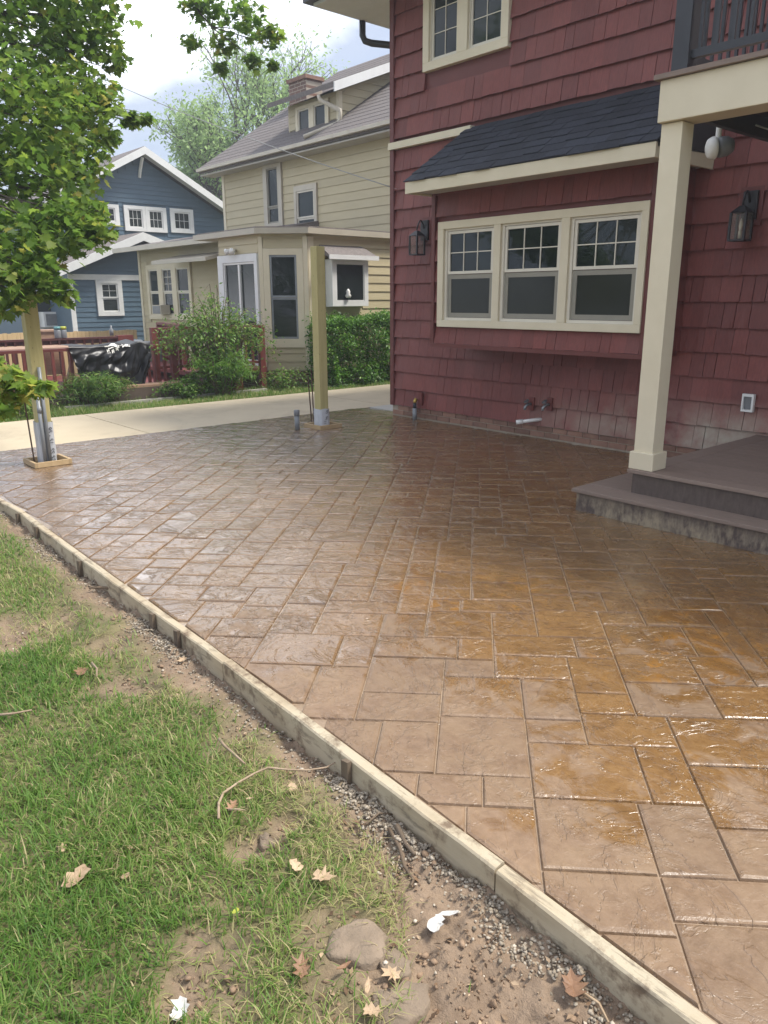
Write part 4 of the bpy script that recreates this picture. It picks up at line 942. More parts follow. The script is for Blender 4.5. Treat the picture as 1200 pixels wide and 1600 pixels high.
obj('casing', MB().box(-17.42, -16.98, 8.12, 8.35, .99, 1.20), M['grey_gutter'], ac); obj('grille', MB().box(-17.38, -17.02, 8.11, 8.119, 1.01, 1.18), M['greyplastic'], ac)

# ================================================================ BLUE HOUSE
blue = thing('house', 'blue clapboard house with white gable trim beyond the red deck', 'house', (-21, 9, -.7))
BXP = -21.5; pk, pz, k_ = 9.97, 5.19, .535
el, eh = pk-2.75, pz-.535*2.75
obj('wall', MB().extrude([(BXP-.01, pk-2.55, ZB), (BXP-.01, pk+2.55, ZB), (BXP-.01, pk+2.55, pz-k_*2.55-.1), (BXP-.01, pk, pz-.1), (BXP-.01, pk-2.55, pz-k_*2.55-.1)], (-9, 0, 0)), M['siding_blue'], blue)
z = -.2
holes_b = [(8.59, 9.27, 3.27, 3.80), (9.39, 10.66, 3.14, 3.82), (10.78, 11.49, 3.16, 3.82), (6.6, 7.4, .55, 1.5)]
while z < pz-.25:
    hw = min(2.5, (pz-.14-z-.12)/k_)
    if hw > .1: lap(blue, (BXP, 0, 0), (0, 1, 0), (1, 0, 0), pk-hw, pk+hw, z, z+.12, .12, M['siding_blue'], holes_b)
    z += .12
for s in (-1, 1):
    y1, z1 = pk+s*2.78, pz-k_*2.78
    obj('roof', MB().extrude([(BXP+.42, pk, pz+.10), (BXP+.42, y1, z1+.10), (BXP+.42, y1, z1+.02), (BXP+.42, pk, pz+.02)], (-9.6, 0, 0)), M['roof_grey'], blue)
    obj('barge_board', MB().extrude([(BXP+.425, pk, pz+.09), (BXP+.425, y1, z1+.09), (BXP+.425, y1, z1-.10), (BXP+.425, pk, pz-.10)], (.035, 0, 0)), M['white_far'], blue)
    obj('soffit', MB().extrude([(BXP+.41, pk, pz+.005), (BXP+.41, y1, z1+.005), (BXP+.41, y1, z1-.01), (BXP+.41, pk, pz-.01)], (-.42, 0, 0)), M['white_far'], blue)
obj('bracket', MB().tube([(BXP+.02, pk-.02, 4.55), (BXP+.10, pk-.02, 4.72), (BXP+.30, pk-.02, 5.02)], .045, 6), M['white_far'], blue)
YA, XN = (0, 1, 0), (1, 0, 0)
for a, b, c, d in ((8.70, 9.16, 3.36, 3.71), (9.52, 9.94, 3.24, 3.72), (10.12, 10.54, 3.24, 3.72), (10.88, 11.38, 3.26, 3.73)):
    t0 = .11 if a not in (10.12,) else .088; t1 = .11 if a != 9.52 else .088
    window_unit(blue, (BXP+.004, 0, 0), YA, XN, a, b, c, d, (a-t0, b+t1, c-.09, d+.09), (3, 2), None, ('white_far', 'white_far', 'glass_far'), .05, .05)
window_unit(blue, (BXP+.004, 0, 0), YA, XN, 6.72, 7.35, .60, 1.45, (6.6, 7.45, .5, 1.56), None, None, ('white_far', 'white_far', 'glass_far'), .05, .05)
# lower wing with its own low gable
lw = obj('wing', MB().extrude([(-20.01, 7.17, ZB), (-20.01, 9.75, ZB), (-20.01, 9.75, 2.45), (-20.01, 9.05, 2.78), (-20.01, 7.17, 2.05)], (-1.45, 0, 0)), M['siding_blue'], blue)
lap(lw, (-20, 0, 0), YA, XN, 7.28, 9.75, -.1, 1.80, .125, M['siding_blue'], [(7.83, 8.53, .91, 1.82)])
z = 1.94
while z < 2.7: lap(lw, (-20, 0, 0), YA, XN, max(7.2, 9.05-(2.78-z-.09)/.39), min(9.75, 9.05+(2.78-z-.09)/.47), z, z+.09, .09, M['siding_blue']); z += .09
obj('band_board', MB().box(-19.999, -19.96, 7.17, 9.75, 1.805, 1.938), M['white_far'], lw)
obj('corner_board', MB().box(-19.999, -19.96, 7.165, 7.275, ZB, 1.80), M['white_far'], lw)
window_unit(lw, (-19.997, 0, 0), YA, XN, 7.97, 8.40, 1.02, 1.72, (7.84, 8.52, .92, 1.80), (2, 2), .5, ('white_far', 'white_far', 'glass_far'), .05, .05)
for pts in (((9.05, 2.93), (6.85, 2.03)), ((9.05, 2.93), (10.0, 2.62))):
    (y0, z0), (y1, z1) = pts
    obj('roof', MB().extrude([(-19.62, y0, z0+.05), (-19.62, y1, z1+.05), (-19.62, y1, z1), (-19.62, y0, z0)], (-1.85, 0, 0)), M['roof_grey'], lw)
    obj('barge_board', MB().extrude([(-19.615, y0, z0+.045), (-19.615, y1, z1+.045), (-19.615, y1, z1-.16), (-19.615, y0, z0-.16)], (.04, 0, 0)), M['white_far'], lw)
ac = thing('air_conditioner', 'boxy white window air conditioner on the blue house beside the left post', 'air conditioner', (-21.3, 7.0, .65))
obj('casing', MB().box(-21.48, -21.1, 6.85, 7.28, .64, 1.02), M['white_far'], ac); obj('grille', MB().box(-21.099, -21.09, 6.90, 7.23, .68, .97), M['greyplastic'], ac)

# ================================================================ FENCE, RED DECK AND WHAT STANDS ON IT
fen = thing('wooden_fence', 'fence of new pale boards behind the red deck', 'fence', (-18.8, 6, -.7))
pk_m = MB(); y = 2.6
while y < 8.3: pk_m.box(-18.82, -18.80+random.uniform(0, .004), y, y+.088, ZB, .60+random.uniform(-.01, .01)); y += .092
obj('boards', pk_m, M['fence_wood'], fen, kind='stuff'); obj('rail', MB().box(-18.86, -18.821, 2.6, 8.3, .3, .39), M['fence_wood'], fen)
rd = thing('red_deck', 'low red wooden deck with railings beyond the driveway', 'deck', (-11.8, 4.3, 0))
FX, BKX = -10.42, -13.5
nb = 0; y = 2.2
for k in range(20):
    xb_ = FX-.05-k*.155
    if xb_ < BKX: break
    obj('floor_board', MB().box(xb_-.15, xb_, 2.2, 6.2, .06, .085), M['red_deck'], rd)
obj('skirt', MB().box(FX-.05, FX-.02, 2.2, 6.2, -.2, .055), M['brown_skirt'], rd)
obj('rail', MB().box(FX-.045, FX+.05, 2.75, 5.16, .675, .71), M['red_deck'], rd)
obj('rail', MB().box(FX-.018, FX+.018, 2.85, 5.08, .135, .175), M['red_deck'], rd)
for y in (2.80, 5.12): obj('post', MB().box(FX-.045, FX+.045, y-.045, y+.045, -.1, .674), M['red_deck'], rd)
y = 2.93
while y < 5.05: obj('baluster', MB().box(FX+.019, FX+.052, y, y+.036, .12, .673), M['red_deck'], rd); y += .118
obj('rail', MB().box(BKX-.06, BKX+.06, 2.2, 5.72, .665, .70), M['red_deck_dark'], rd); obj('rail', MB().box(BKX-.02, BKX+.02, 2.2, 5.6, .60, .664), M['red_deck_dark'], rd)
for y in (2.25, 4.05): obj('post', MB().box(BKX-.05, BKX+.05, y, y+.1, -.5, .60 if y < 5 else .70), M['red_deck'], rd)
obj('post', MB().box(BKX-.07, BKX+.07, 5.58, 5.86, -.5, .715), M['red_deck'], rd)
y = 2.45
while y < 5.5: obj('baluster', MB().box(BKX+.021, BKX+.055, y, y+.036, .1, .665), M['red_deck_dark'], rd); y += .14
obj('rail', MB().box(BKX+.07, FX-.05, 2.76, 2.85, .675, .71), M['red_deck'], rd)
x = BKX+.2
while x < FX-.1: obj('baluster', MB().box(x, x+.036, 2.80, 2.836, .12, .673), M['red_deck'], rd); x += .14
# higher landing at the sliding door and its rail
obj('landing', MB().box(-13.4, -10.75, 5.55, 6.90, .20, .26), M['red_deck'], rd)
for a, b, c in (((-10.60, 6.72), (-10.75, 5.0), .93), ((-11.6, 5.9), (-13.3, 6.3), .93)):
    p, q = Vector((*a, 0)), Vector((*b, 0)); d = (q-p); n = d.normalized(); s = Vector((-n.y, n.x, 0))
    obj('rail', MB().obox(p-s*.05+Vector((0,0,c-.04)), d, s*.1, (0,0,.04)), M['red_deck'], rd); obj('rail', MB().obox(p-s*.02+Vector((0,0,.34)), d, s*.04, (0,0,.04)), M['red_deck'], rd)
    t = .02
    while t < d.length-.03: obj('baluster', MB().obox(p+n*t-s*.018+Vector((0,0,.30)), n*.034, s*.036, (0,0,c-.34)), M['red_deck'], rd); t += .12
    for e in (p, q): obj('post', MB().obox(e-n*.045-s*.045+Vector((0,0,-.1)), n*.09, s*.09, (0,0,c+.1)), M['red_deck'], rd)
for k in range(3): obj('step', MB().box(-10.72, -10.36, 5.25+k*.32, 5.57+k*.32, -.2, .05+.10*k), M['red_deck'], rd)
# low bench-like platform in front of the rail
bn = thing('low_bench', 'low brown bench with worn plank top between the two deck bushes', 'bench', (-10.2, 4.6, -.05))
for k in range(3): obj('seat_plank', MB().box(-10.36+k*.088, -10.275+k*.088, 4.05, 5.15, .165, .195), M['bench_tan'], bn)
obj('front_board', MB().box(-10.125, -10.10, 4.07, 5.13, -.08, .163), M['brown_skirt'], bn); obj('end_board', MB().box(-10.36, -10.127, 5.10, 5.128, -.08, .163), M['brown_skirt'], bn)
# picnic table on the deck
tb = thing('picnic_table', 'tan wooden picnic table on the red deck behind the left post', 'table', (-12.0, 3.6, .085))
for k in range(5): obj('top_plank', MB().box(-12.35+k*.15, -12.21+k*.15, 2.9, 4.5, .62, .655), M['bench_tan'], tb)
for y in (3.1, 4.25):
    for s in (-1, 1): obj('leg', MB().obox((-12.0-s*.08, y, .618), (-s*-.08, 0, 0), (0, .04, 0), (s*.42, 0, -.53)), M['bench_tan'], tb)
obj('brace', MB().box(-12.33, -11.66, 3.145, 3.18, .56, .618).box(-12.33, -11.66, 4.21, 4.245, .56, .618), M['bench_tan'], tb)
# tarp draped over the front rail
nu, nv = 84, 48; V = []; rr = random.Random(4)
prof = lambda v: (FX+.065-.16*max(0, 1-v*6), .715+.015*math.sin(v*9)) if v < .17 else None
for i in range(nu):
    u = i/(nu-1); y = 3.62+1.12*u
    ln = .40+.16*math.sin(u*3.0+.1)+.20*max(0, 1-abs(u-.80)/.18)-.10*max(0, .15-u)*4+.03*math.sin(u*23)
    ln = min(ln, .62)
    for j in range(nv):
        v = j/(nv-1)
        th_, rd_ = math.atan2(v-.16, u-.87), math.hypot(v-.16, (u-.87)*1.4)
        cr_ = lambda q: 1-2*abs(((q/math.pi) % 1)-.5)*1.0                      # sharp-crested crease
        fold = .055*(cr_(th_*5.5+1.3*math.sin(rd_*5))-.5)*min(1, rd_*2.2)+.028*(cr_(th_*13+rd_*4)-.5)*min(1, rd_*3)+.026*(cr_(u*19+v*6+math.sin(v*7))-.5)+.02*(cr_(v*13-u*9)-.5)*v+.012*math.sin(u*43+v*17)
        if v < .2: t = v/.2; x = FX-.34+.42*t; z = .735+.012*math.sin(u*11+t*2)+.05*max(0, 1-abs(u-.86)/.14)*(1-.2*t)
        else: t = (v-.2)/.8; x = FX+.085+.05*math.sin(min(t*3, 1.57))+fold*min(1, t*3); z = .73-ln*t+.05*max(0, 1-abs(u-.86)/.14)*(1-t)
        V.append((x, y+.04*(u-.5)*(-v)+.10*(1-2*u)*max(0, v-.3)*.8, z))
tp = thing('black_tarp', 'crumpled black plastic film draped over the red deck rail', 'plastic sheet', (FX, 4.2, .7))
obj('sheet', MB().add(V, [(i*nv+j, (i+1)*nv+j, (i+1)*nv+j+1, i*nv+j+1) for i in range(nu-1) for j in range(nv-1)]), M['tarp'], tp, True)
pr = MB()                                              # white printed emblem on the film
def on(u, v): 
    i, j = u*(nu-1), v*(nv-1); a = Vector(V[int(i)*nv+int(j)]); b = Vector(V[min(nu-1, int(i)+1)*nv+int(j)]); return a.lerp(b, i-int(i))+Vector((.006, 0, .004))
for us, vs in (((.42, .60), (.215, .245)), ((.46, .56), (.26, .275)), ((.44, .475), (.29, .34)), ((.50, .535), (.30, .36)), ((.555, .585), (.255, .31)), ((.64, .74), (.21, .25))):
    n = 5; pv = [on(us[0]+(us[1]-us[0])*i/(n-1), vs[0]+.01*math.sin(i*2.)) for i in range(n)]+[on(us[0]+(us[1]-us[0])*i/(n-1), vs[1]+.012*math.sin(i*1.7+1)) for i in range(n)]
    pr.add(pv, [(i, i+1, n+i+1, n+i) for i in range(n-1)])
obj('printed_emblem', pr, M['white'], tp)
# bins, jars
p = PX(200, 530, -14.3)
bn_ = thing('wheelie_bin', 'blue grey lidded bin behind the red deck rail', 'bin', (-14.3, p.y, -.6))
y0, y1 = p.y-.20, p.y+.20
obj('body', MB().add([(-14.5, y0+.04, -.66), (-14.1, y0+.04, -.66), (-14.1, y1-.04, -.66), (-14.5, y1-.04, -.66), (-14.55, y0, .54), (-14.05, y0, .54), (-14.05, y1, .54), (-14.55, y1, .54)], [(0,3,2,1),(4,5,6,7),(0,1,5,4),(1,2,6,5),(2,3,7,6),(3,0,4,7)]), M['bin'], bn_)
obj('lid', MB().add([(-14.58, y0-.03, .541), (-14.02, y0-.03, .541), (-14.02, y1+.03, .541), (-14.58, y1+.03, .541), (-14.5, y0+.05, .60), (-14.08, y0+.05, .60), (-14.08, y1-.05, .60), (-14.5, y1-.05, .60)], [(0,3,2,1),(4,5,6,7),(0,1,5,4),(1,2,6,5),(2,3,7,6),(3,0,4,7)]), M['bin'], bn_)
for px, lm, lab in ((90, 'teal', 'clear jar with teal lid on the back rail of the red deck'), (99, 'lime', 'clear jar with yellow green lid on the back rail of the red deck')):
    p = PX(px, 520, BKX); t = thing('jar', lab, 'jar', (BKX, p.y, .70), 'jars on the deck rail')
    obj('glass', MB().lathe((BKX, p.y, .701), (0,0,1), [(0, .05), (.01, .055), (.12, .055), (.14, .05)], 12), M['pvc_grey'], t, True)
    obj('lid', MB().lathe((BKX, p.y, .842), (0,0,1), [(0, .055), (.045, .055), (.05, .04)], 12), M[lm], t, True)
p = PX(175, 520, BKX+.02); t = thing('bottle', 'small clear bottle standing on the end post of the deck rail', 'bottle', (BKX, p.y, .716)); obj('glass', MB().lathe((BKX, min(p.y, 5.8), .716), (0,0,1), [(0, .035), (.1, .035), (.13, .014), (.17, .014)], 10), M['pvc_grey'], t, True)
p = PX(72, 518, BKX-.3); tag(obj('storage_box', MB().box(BKX-.62, BKX-.2, p.y-.22, p.y+.22, .085, .80).box(BKX-.64, BKX-.18, p.y-.24, p.y+.24, .801, .83), M['bench_tan']), 'tan storage box behind the back rail beside the jars', 'box')
p = PX(231, 540, -13.2); tag(obj('planter', MB().add([(-13.4, p.y-.16, .06), (-13.05, p.y-.16, .06), (-13.05, p.y+.16, .06), (-13.4, p.y+.16, .06), (-13.45, p.y-.2, .60), (-13.0, p.y-.2, .60), (-13.0, p.y+.2, .60), (-13.45, p.y+.2, .60)], [(0,3,2,1),(4,5,6,7),(0,1,5,4),(1,2,6,5),(2,3,7,6),(3,0,4,7)]), M['greyplastic']), 'square grey planter on the red deck right of the bin', 'planter')
gt = thing('picket_panel', 'weathered grey picket panel at the far left of the red deck', 'fence', (-10.4, 2.4, -.1))
y = 2.18
while y < 2.66: obj('picket', MB().box(-10.42, -10.40, y, y+.065, -.12, .60), M['tan_grey'], gt); y += .095
obj('rail', MB().box(-10.445, -10.421, 2.15, 2.72, .48, .55), M['tan_grey'], gt); obj('post', MB().box(-10.44, -10.36, 2.66, 2.73, -.12, .66), M['tan_grey'], gt)
ed = thing('timber_edging', 'weathered timber edging along the strip of grass by the driveway', 'edging', (-10, 4.5, -.05))
for a, b in ((3.38, 4.9), (4.905, 6.4)): obj('timber', MB().box(-10.04, -9.98, a, b, -.12, .012), M['tan_grey'], ed)
tag(obj('timber_plank', MB().box(-9.75, -9.70, 7.15, 7.75, -.1, -.0), M['tan_grey']), 'short grey timber lying in front of the trimmed hedge', 'plank')
# overhead cable
a = Vector((XC+.1, YW-.03, 2.47)); b = DP(150, 118, 13); mid = [a.lerp(b, t)+Vector((0, 0, -.9*t*(1-t)*.28)) for t in np.linspace(0, 1, 16)]
b2 = DP(-300, -40, 19); mid += [b.lerp(b2, t) for t in (.3, .6, 1)]
tag(obj('overhead_cable', MB().tube(mid, .006, 6), M['cable'], None, True), 'thin overhead cable running from the red house into the maple', 'cable')

# ================================================================ VEGETATION
def leaf_template(kind):
    if kind == 'maple':
        p = [(0, 0), (.16, .02), (.36, -.05), (.30, .16), (.56, .26), (.36, .40), (.40, .62), (.19, .55), (0, 1.0)]
        pts = p+[(-x, y) for x, y in p[-2:0:-1]]; c = (0, .33)
        V = [(c[0], c[1], -.03)]+[(x, y, .10*abs(x)-.06*y*y) for x, y in pts]; n = len(pts)
        return np.array(V), np.array([(0, i+1, (i+1) % n+1) for i in range(n)])
    if kind == 'leaf': return np.array([(0, 0, 0), (.24, .45, .06), (0, 1, -.05), (-.24, .45, .06)], float), np.array([(0, 1, 2), (0, 2, 3)])
    if kind == 'strip': return np.array([(-.06, 0, 0), (.06, 0, 0), (.05, .55, .1), (-.05, .55, .1), (0, 1, -.06)], float), np.array([(0, 1, 2), (0, 2, 3), (3, 2, 4)])
def frames(n, droop=.5, face=None):
    """random leaf frames: Y = leaf direction, Z = leaf normal, mostly upward"""
    th = rng.uniform(0, 2*np.pi, n); d = np.stack([np.cos(th), np.sin(th), rng.normal(-droop, .45, n)], 1); d /= np.linalg.norm(d, axis=1)[:, None]
    up = np.stack([rng.normal(0, .55, n), rng.normal(0, .55, n), np.ones(n)], 1); z = up-d*(up*d).sum(1)[:, None]; z /= np.linalg.norm(z, axis=1)[:, None]
    return np.cross(d, z), d, z
def leaf_mesh(name, P, S, tone, kind, m, fr=None):
    Vt, Ft = leaf_template(kind); x, y, z = fr if fr is not None else frames(len(P)); n = len(P)
    V = P[:, None, :]+S[:, None, None]*(Vt[None, :, 0:1]*x[:, None, :]+Vt[None, :, 1:2]*y[:, None, :]+Vt[None, :, 2:3]*z[:, None, :])
    Fq = (np.arange(n)*len(Vt))[:, None, None]+Ft[None]
    return np_mesh(name, V.reshape(-1, 3), Fq.reshape(-1, 3), m, {'tone': np.repeat(tone, len(Vt))})
def child_mesh(name, me, parent, kind=None):
    me.transform(Matrix.Translation(-loc_of(parent))); o = bpy.data.objects.new(name, me); link(o, parent)
    if kind: o['kind'] = kind
    return o
def blob(c, r, n, squash=(1, 1, 1), hollow=.35):
    d = rng.normal(size=(n, 3)); d /= np.linalg.norm(d, axis=1)[:, None]; rad = (hollow+(1-hollow)*rng.random(n))**.6
    return np.array(c)+d*(rad*r)[:, None]*np.array(squash)
def projn(P):
    q = P-np.array(CAM); d = q@np.array(FWD); d = np.where(d > .2, d, .2); return 600+F*(q@np.array(RIGHT))/d, 800+F*(q@np.array(DOWN))/d, d

# maple at the left: trunk out of frame, boughs reaching in
mt = thing('maple_tree', 'leafy green maple overhanging the lawn at the upper left', 'tree', (-7.3, -1.1, -.15))
trunk_top = Vector((-7.2, -1.0, 2.6))
wood_mb = MB().tube([(-7.3, -1.1, -.25), (-7.28, -1.08, .2), (-7.22, -1.02, 1.4), trunk_top, (-7.0, -.8, 5.5)], [.26, .2, .17, .15, .08], 12)
clumps = [(50, 40, 6.6, .78, 1), (125, 30, 6.9, .42, 1), (20, 180, 6.1, .62, 1), (110, 165, 6.6, .44, 1), (160, 150, 6.9, .20, 1), (165, 215, 7.0, .15, 1), (50, 290, 6.1, .50, 1), (120, 250, 6.6, .32, 1), (135, 330, 6.4, .20, 1.2),
          (25, 385, 5.7, .40, 1.2), (95, 360, 5.9, .30, 1.2), (150, 362, 6.1, .15, 1.5), (55, 430, 5.6, .22, 1.3), (10, 450, 5.5, .24, 1.2), (90, 455, 5.7, .13, 1.3), (-90, 180, 6.2, 1.0, .6), (-80, 420, 5.6, .55, .6), (60, -90, 6.6, 1.0, .6), (205, 185, 7.3, .10, 1.5), (228, 186, 7.4, .06, 1.5), (180, 90, 7.0, .14, 1),
          (14, 588, 3.7, .09, 1.2), (48, 604, 3.65, .06, 1.0), (66, 602, 3.7, .04, .8), (4, 625, 3.7, .09, 1.3), (-14, 580, 3.8, .10, 1.5),
          (330, 12, 8.4, .20, .9), (385, 30, 8.3, .26, .8), (425, 55, 8.3, .14, 1.1), (350, 70, 8.5, .16, .9), (300, 8, 8.4, .12, 1.0), (298, 66, 8.4, .10, 1.0), (395, 95, 8.3, .11, 1.0), (345, 105, 8.4, .08, 1.1), (425, 100, 8.3, .06, 1.1)]
LP, LS, LT = [], [], []; bough_mb = MB()
for px, py, dd, r, dens in clumps:
    c = DP(px, py, dd); n = int(2600*dens*(r**1.75)+16)
    P = blob(c, r, n, (1, 1, .85), .15); LP.append(P)
    near = dd < 4; LS.append(rng.uniform(.042, .10, n)*(.9 if near else 1)); base = .74 if near else random.uniform(.36, .66)
    LT.append(np.clip(rng.normal(base, .2, n)+(rng.random(n) < .035)*.35, 0, 1))
    if px < 260 and dd < 4:
        bough_mb.tube([DP(-90, 555, 3.9), DP(-20, 570, 3.8), c], [.010, .006, .003], 5)
    elif px < 260:
        mdl = trunk_top.lerp(c, .55)+Vector((0, 0, .25)); wood_mb.tube([trunk_top.lerp(c, .02)+Vector((0, 0, random.uniform(-.4, 1.2))), mdl, c], [.035, .018, .006], 6)
        for q in range(3): e = Vector(P[rng.integers(n)]); wood_mb.tube([mdl.lerp(c, .6), e], [.008, .003], 4)
# overhead limb feeding the spray at the top
hub = DP(250, -160, 7.8); wood_mb.tube([trunk_top+Vector((.1, .1, 1.6)), DP(60, -330, 7.2), hub, DP(312, 20, 8.4), DP(333, 44, 8.45)], [.07, .05, .03, .012, .006], 7)
for e in ((392, 46), (425, 70), (352, 88), (338, 10), (395, 92)): wood_mb.tube([DP(330, 42, 8.42), DP(*e, 8.35)], [.007, .003], 5)
obj('trunk', wood_mb, M['bark'], mt, True); obj('bough', bough_mb, M['bark'], mt, True)
LP, LS, LT = np.concatenate(LP), np.concatenate(LS), np.concatenate(LT); fr = frames(len(LP), .55)
px_, py_, dd_ = projn(LP); vis = (px_ > -10) & (px_ < 460) & (py_ > -10) & (py_ < 700)
# leaves that show largest: in front of the others and near
sc_l = np.where(vis, LS/dd_*(1+.5*rng.random(len(LS))), 0); order = np.argsort(-sc_l); near300 = order[:300]; rest_i = order[300:]
obj_leaf = child_mesh('foliage', leaf_mesh('foliage', LP[rest_i], LS[rest_i], LT[rest_i], 'maple', M['maple'], tuple(f[rest_i] for f in fr)), mt, 'stuff')
Vt, Ft = leaf_template('maple'); LM = []
for tone in (.35, .5, .62, .74, .86, 1.0): LM.append(np_mesh('leaf', Vt.copy(), Ft, M['maple'], {'tone': np.full(len(Vt), tone)}))
for i in near300:
    o = bpy.data.objects.new('leaf', LM[int(np.argmin(abs(np.array((.35, .5, .62, .74, .86, 1.0))-LT[i])))]); link(o, mt)
    R_ = Matrix(np.stack([fr[0][i], fr[1][i], fr[2][i]], 1).tolist()).to_4x4(); s = float(LS[i])
    o.matrix_local = Matrix.Translation(Vector(LP[i])-mt.location) @ R_ @ Matrix.Diagonal((s, s, s, 1))

def bush(name, label, cat, c, rx, ry, h, n, size, m, kind='leaf', stems=14, tone=(.5, .2), arch=0., zb=-.06):
    t = thing(name, label, cat, (c[0], c[1], zb)); st = MB(); P = []
    for k in range(stems):
        a = random.uniform(0, 6.28); rr = random.uniform(.1, 1)**.7; e = Vector((c[0]+math.cos(a)*rx*rr, c[1]+math.sin(a)*ry*rr, zb+h*random.uniform(.55, 1.0)*(1-.35*rr*rr)))
        b = Vector((c[0]+math.cos(a)*rx*rr*.25, c[1]+math.sin(a)*ry*rr*.25, zb)); m_ = b.lerp(e, .55)+Vector((0, 0, .12*h+arch*.2))
        e2 = e+Vector((math.cos(a)*.12*arch, math.sin(a)*.2*arch, -.12*arch)); st.tube([b, m_, e, e2], [.010, .007, .004, .002], 5)
        for q in range(n//stems):
            tt = random.random()**.6; p_ = b.lerp(m_, tt*2) if tt < .5 else m_.lerp(e2, (tt-.5)*2); P.append(p_+Vector((random.gauss(0, .06), random.gauss(0, .06), random.gauss(0, .05)))*(.6+h*.6))
    obj('stem', st, M['stem'], t); P = np.array(P); P[:, 2] = np.maximum(P[:, 2], zb+.01)
    child_mesh('foliage', leaf_mesh('foliage', P, rng.uniform(.6, 1.2, len(P))*size, np.clip(rng.normal(tone[0], tone[1], len(P)), 0, 1), kind, M[m]), t, 'stuff'); return t
bush('arching_shrub', 'tall loose arching shrub between the red deck rail and driveway', 'shrub', (-10.15, 5.72), .42, .74, 1.62, 4800, .064, 'shrub', 'leaf', 66, (.6, .24), 1.1)
bush('leafy_shrub', 'dense bright green clump low inside the tall arching shrub', 'shrub', (-9.92, 5.6), .30, .50, .78, 5200, .085, 'hedge', 'strip', 44, (.8, .2), .6)
bush('leafy_shrub', 'low dark green bush right of the bench below the arching shrub', 'shrub', (-10.0, 5.02), .25, .36, .34, 1700, .05, 'shrub', 'leaf', 20, (.45, .2), .4)
bush('leafy_shrub', 'round green bush in front of the tarp on the red deck', 'shrub', (-10.12, 3.83), .30, .50, .50, 5600, .08, 'shrub', 'strip', 44, (.55, .22), .5)
bush('weedy_clump', 'yellowing weeds at the left edge behind the left post', 'weeds', (-9.75, 2.75), .25, .48, .26, 1500, .10, 'shrub', 'strip', 26, (.85, .18), .6)
bush('weedy_clump', 'thin weeds at the brick foot of the tan house corner', 'weeds', (-10.0, 6.75), .2, .45, .36, 900, .05, 'shrub', 'leaf', 16, (.6, .2), .6)
# trimmed hedge along the driveway
hd = thing('hedge', 'dense trimmed green hedge along the tan house and driveway', 'hedge', (-9.85, 8.6, -.05))
n = 22000; u = rng.random(n); fsel = rng.random(n); P = np.empty((n, 3))
P[:, 1] = 7.42+u*2.6; P[:, 0] = -10.28+.62*rng.random(n); P[:, 2] = -.02+1.02*rng.random(n)
a = fsel < .62; P[a, 0] = -9.70+.34*(fbm(P[a, 1], P[a, 2], 3.2, 31, 3)-.5)+rng.normal(0, .035, a.sum())-.22*np.clip((P[a, 2]-.72)/.3, 0, 1)**2
b = (fsel >= .62) & (fsel < .85); P[b, 2] = 1.02+.26*(fbm(P[b, 1], P[b, 0], 3.2, 33, 3)-.5)+rng.normal(0, .04, b.sum())
c = fsel >= .9; P[c, 1] = 7.43+.06*rng.normal(size=c.sum())
child_mesh('foliage', leaf_mesh('foliage', P, rng.uniform(.035, .07, n), np.clip(rng.normal(.5, .26, n), 0, 1), 'leaf', M['hedge']), hd, 'stuff')
obj('stem', MB().tube([(-9.9, 7.7, -.1), (-9.9, 7.7, .8)], .015, 6).tube([(-9.9, 8.3, -.1), (-9.9, 8.35, .8)], .015, 6).tube([(-9.9, 9, -.1), (-9.9, 9, .8)], .015, 6), M['stem'], hd)

def blades(name, pts, zf, hts, wid, tone, m, lean=.55):
    n = len(pts); th = rng.uniform(0, 2*np.pi, n); d = np.stack([np.cos(th), np.sin(th)], 1); s = np.stack([-d[:, 1], d[:, 0]], 1)
    L_ = hts; ln = np.abs(rng.normal(lean, .3, n))
    V = np.zeros((n, 5, 3)); 
    for k, (t, wf) in enumerate(((0, 1), (0, -1), (.55, .8), (.55, -.8), (1, 0))):
        off = d*(L_*ln*t**1.7)[:, None]+s*(wid*wf*.5)[:, None]
        V[:, k, :2] = pts+off; V[:, k, 2] = zf+L_*t*np.sqrt(np.clip(1-.55*ln*ln*t, .12, 1))
    Ft = np.array([(0, 1, 3), (0, 3, 2), (2, 3, 4)]); Fq = (np.arange(n)*5)[:, None, None]+Ft[None]
    o = link(bpy.data.objects.new(name, np_mesh(name, V.reshape(-1, 3), Fq.reshape(-1, 3), m, {'tone': np.repeat(tone, 5)}))); o['kind'] = 'stuff'; return o
# lawn blades: density falls with distance
N = 900000; X_ = rng.uniform(-8.5, .5, N); Y_ = rng.uniform(-1.6, 1.35, N)
px_, py_, dd_ = projn(np.stack([X_, Y_, np.full(N, -.12)], 1)); inb = (px_ > -120) & (px_ < 900) & (py_ > 700) & (py_ < 1750)
dist = np.hypot(X_, Y_); keep = inb & (rng.random(N) < np.clip(1.25/(.5+dist), .1, 1.))
X_, Y_ = X_[keep], Y_[keep]; dm_ = dirtmask(X_, Y_); e = np.interp(X_, TX, TY)
dens = (1-np.clip(dm_*1.12, 0, 1))**1.2*np.clip(.35+1.4*fbm(X_, Y_, 6, 41), 0, 1); dens = dens*np.clip(.2+(e-Y_)/.36, .2, 1)*np.clip(.45+1.5*(fbm(X_, Y_, 2.4, 43)-.22), .4, 1); k = rng.random(len(X_)) < dens+.012*(Y_ < 1.0); X_, Y_, dm_ = X_[k], Y_[k], dm_[k]
pa = fbm(X_, Y_, 1.8, 51); pb = fbm(X_, Y_, 7, 55); dry = np.clip((np.interp(X_, TX, TY)-Y_ < .35)*.12+(pa-.5)*.9+(pb-.5)*.5, -.3, .5)
tone = np.clip(rng.normal(.43, .18, len(X_))+dry*.6+(rng.random(len(X_)) < .09)*.45+dm_*.3, 0, 1)
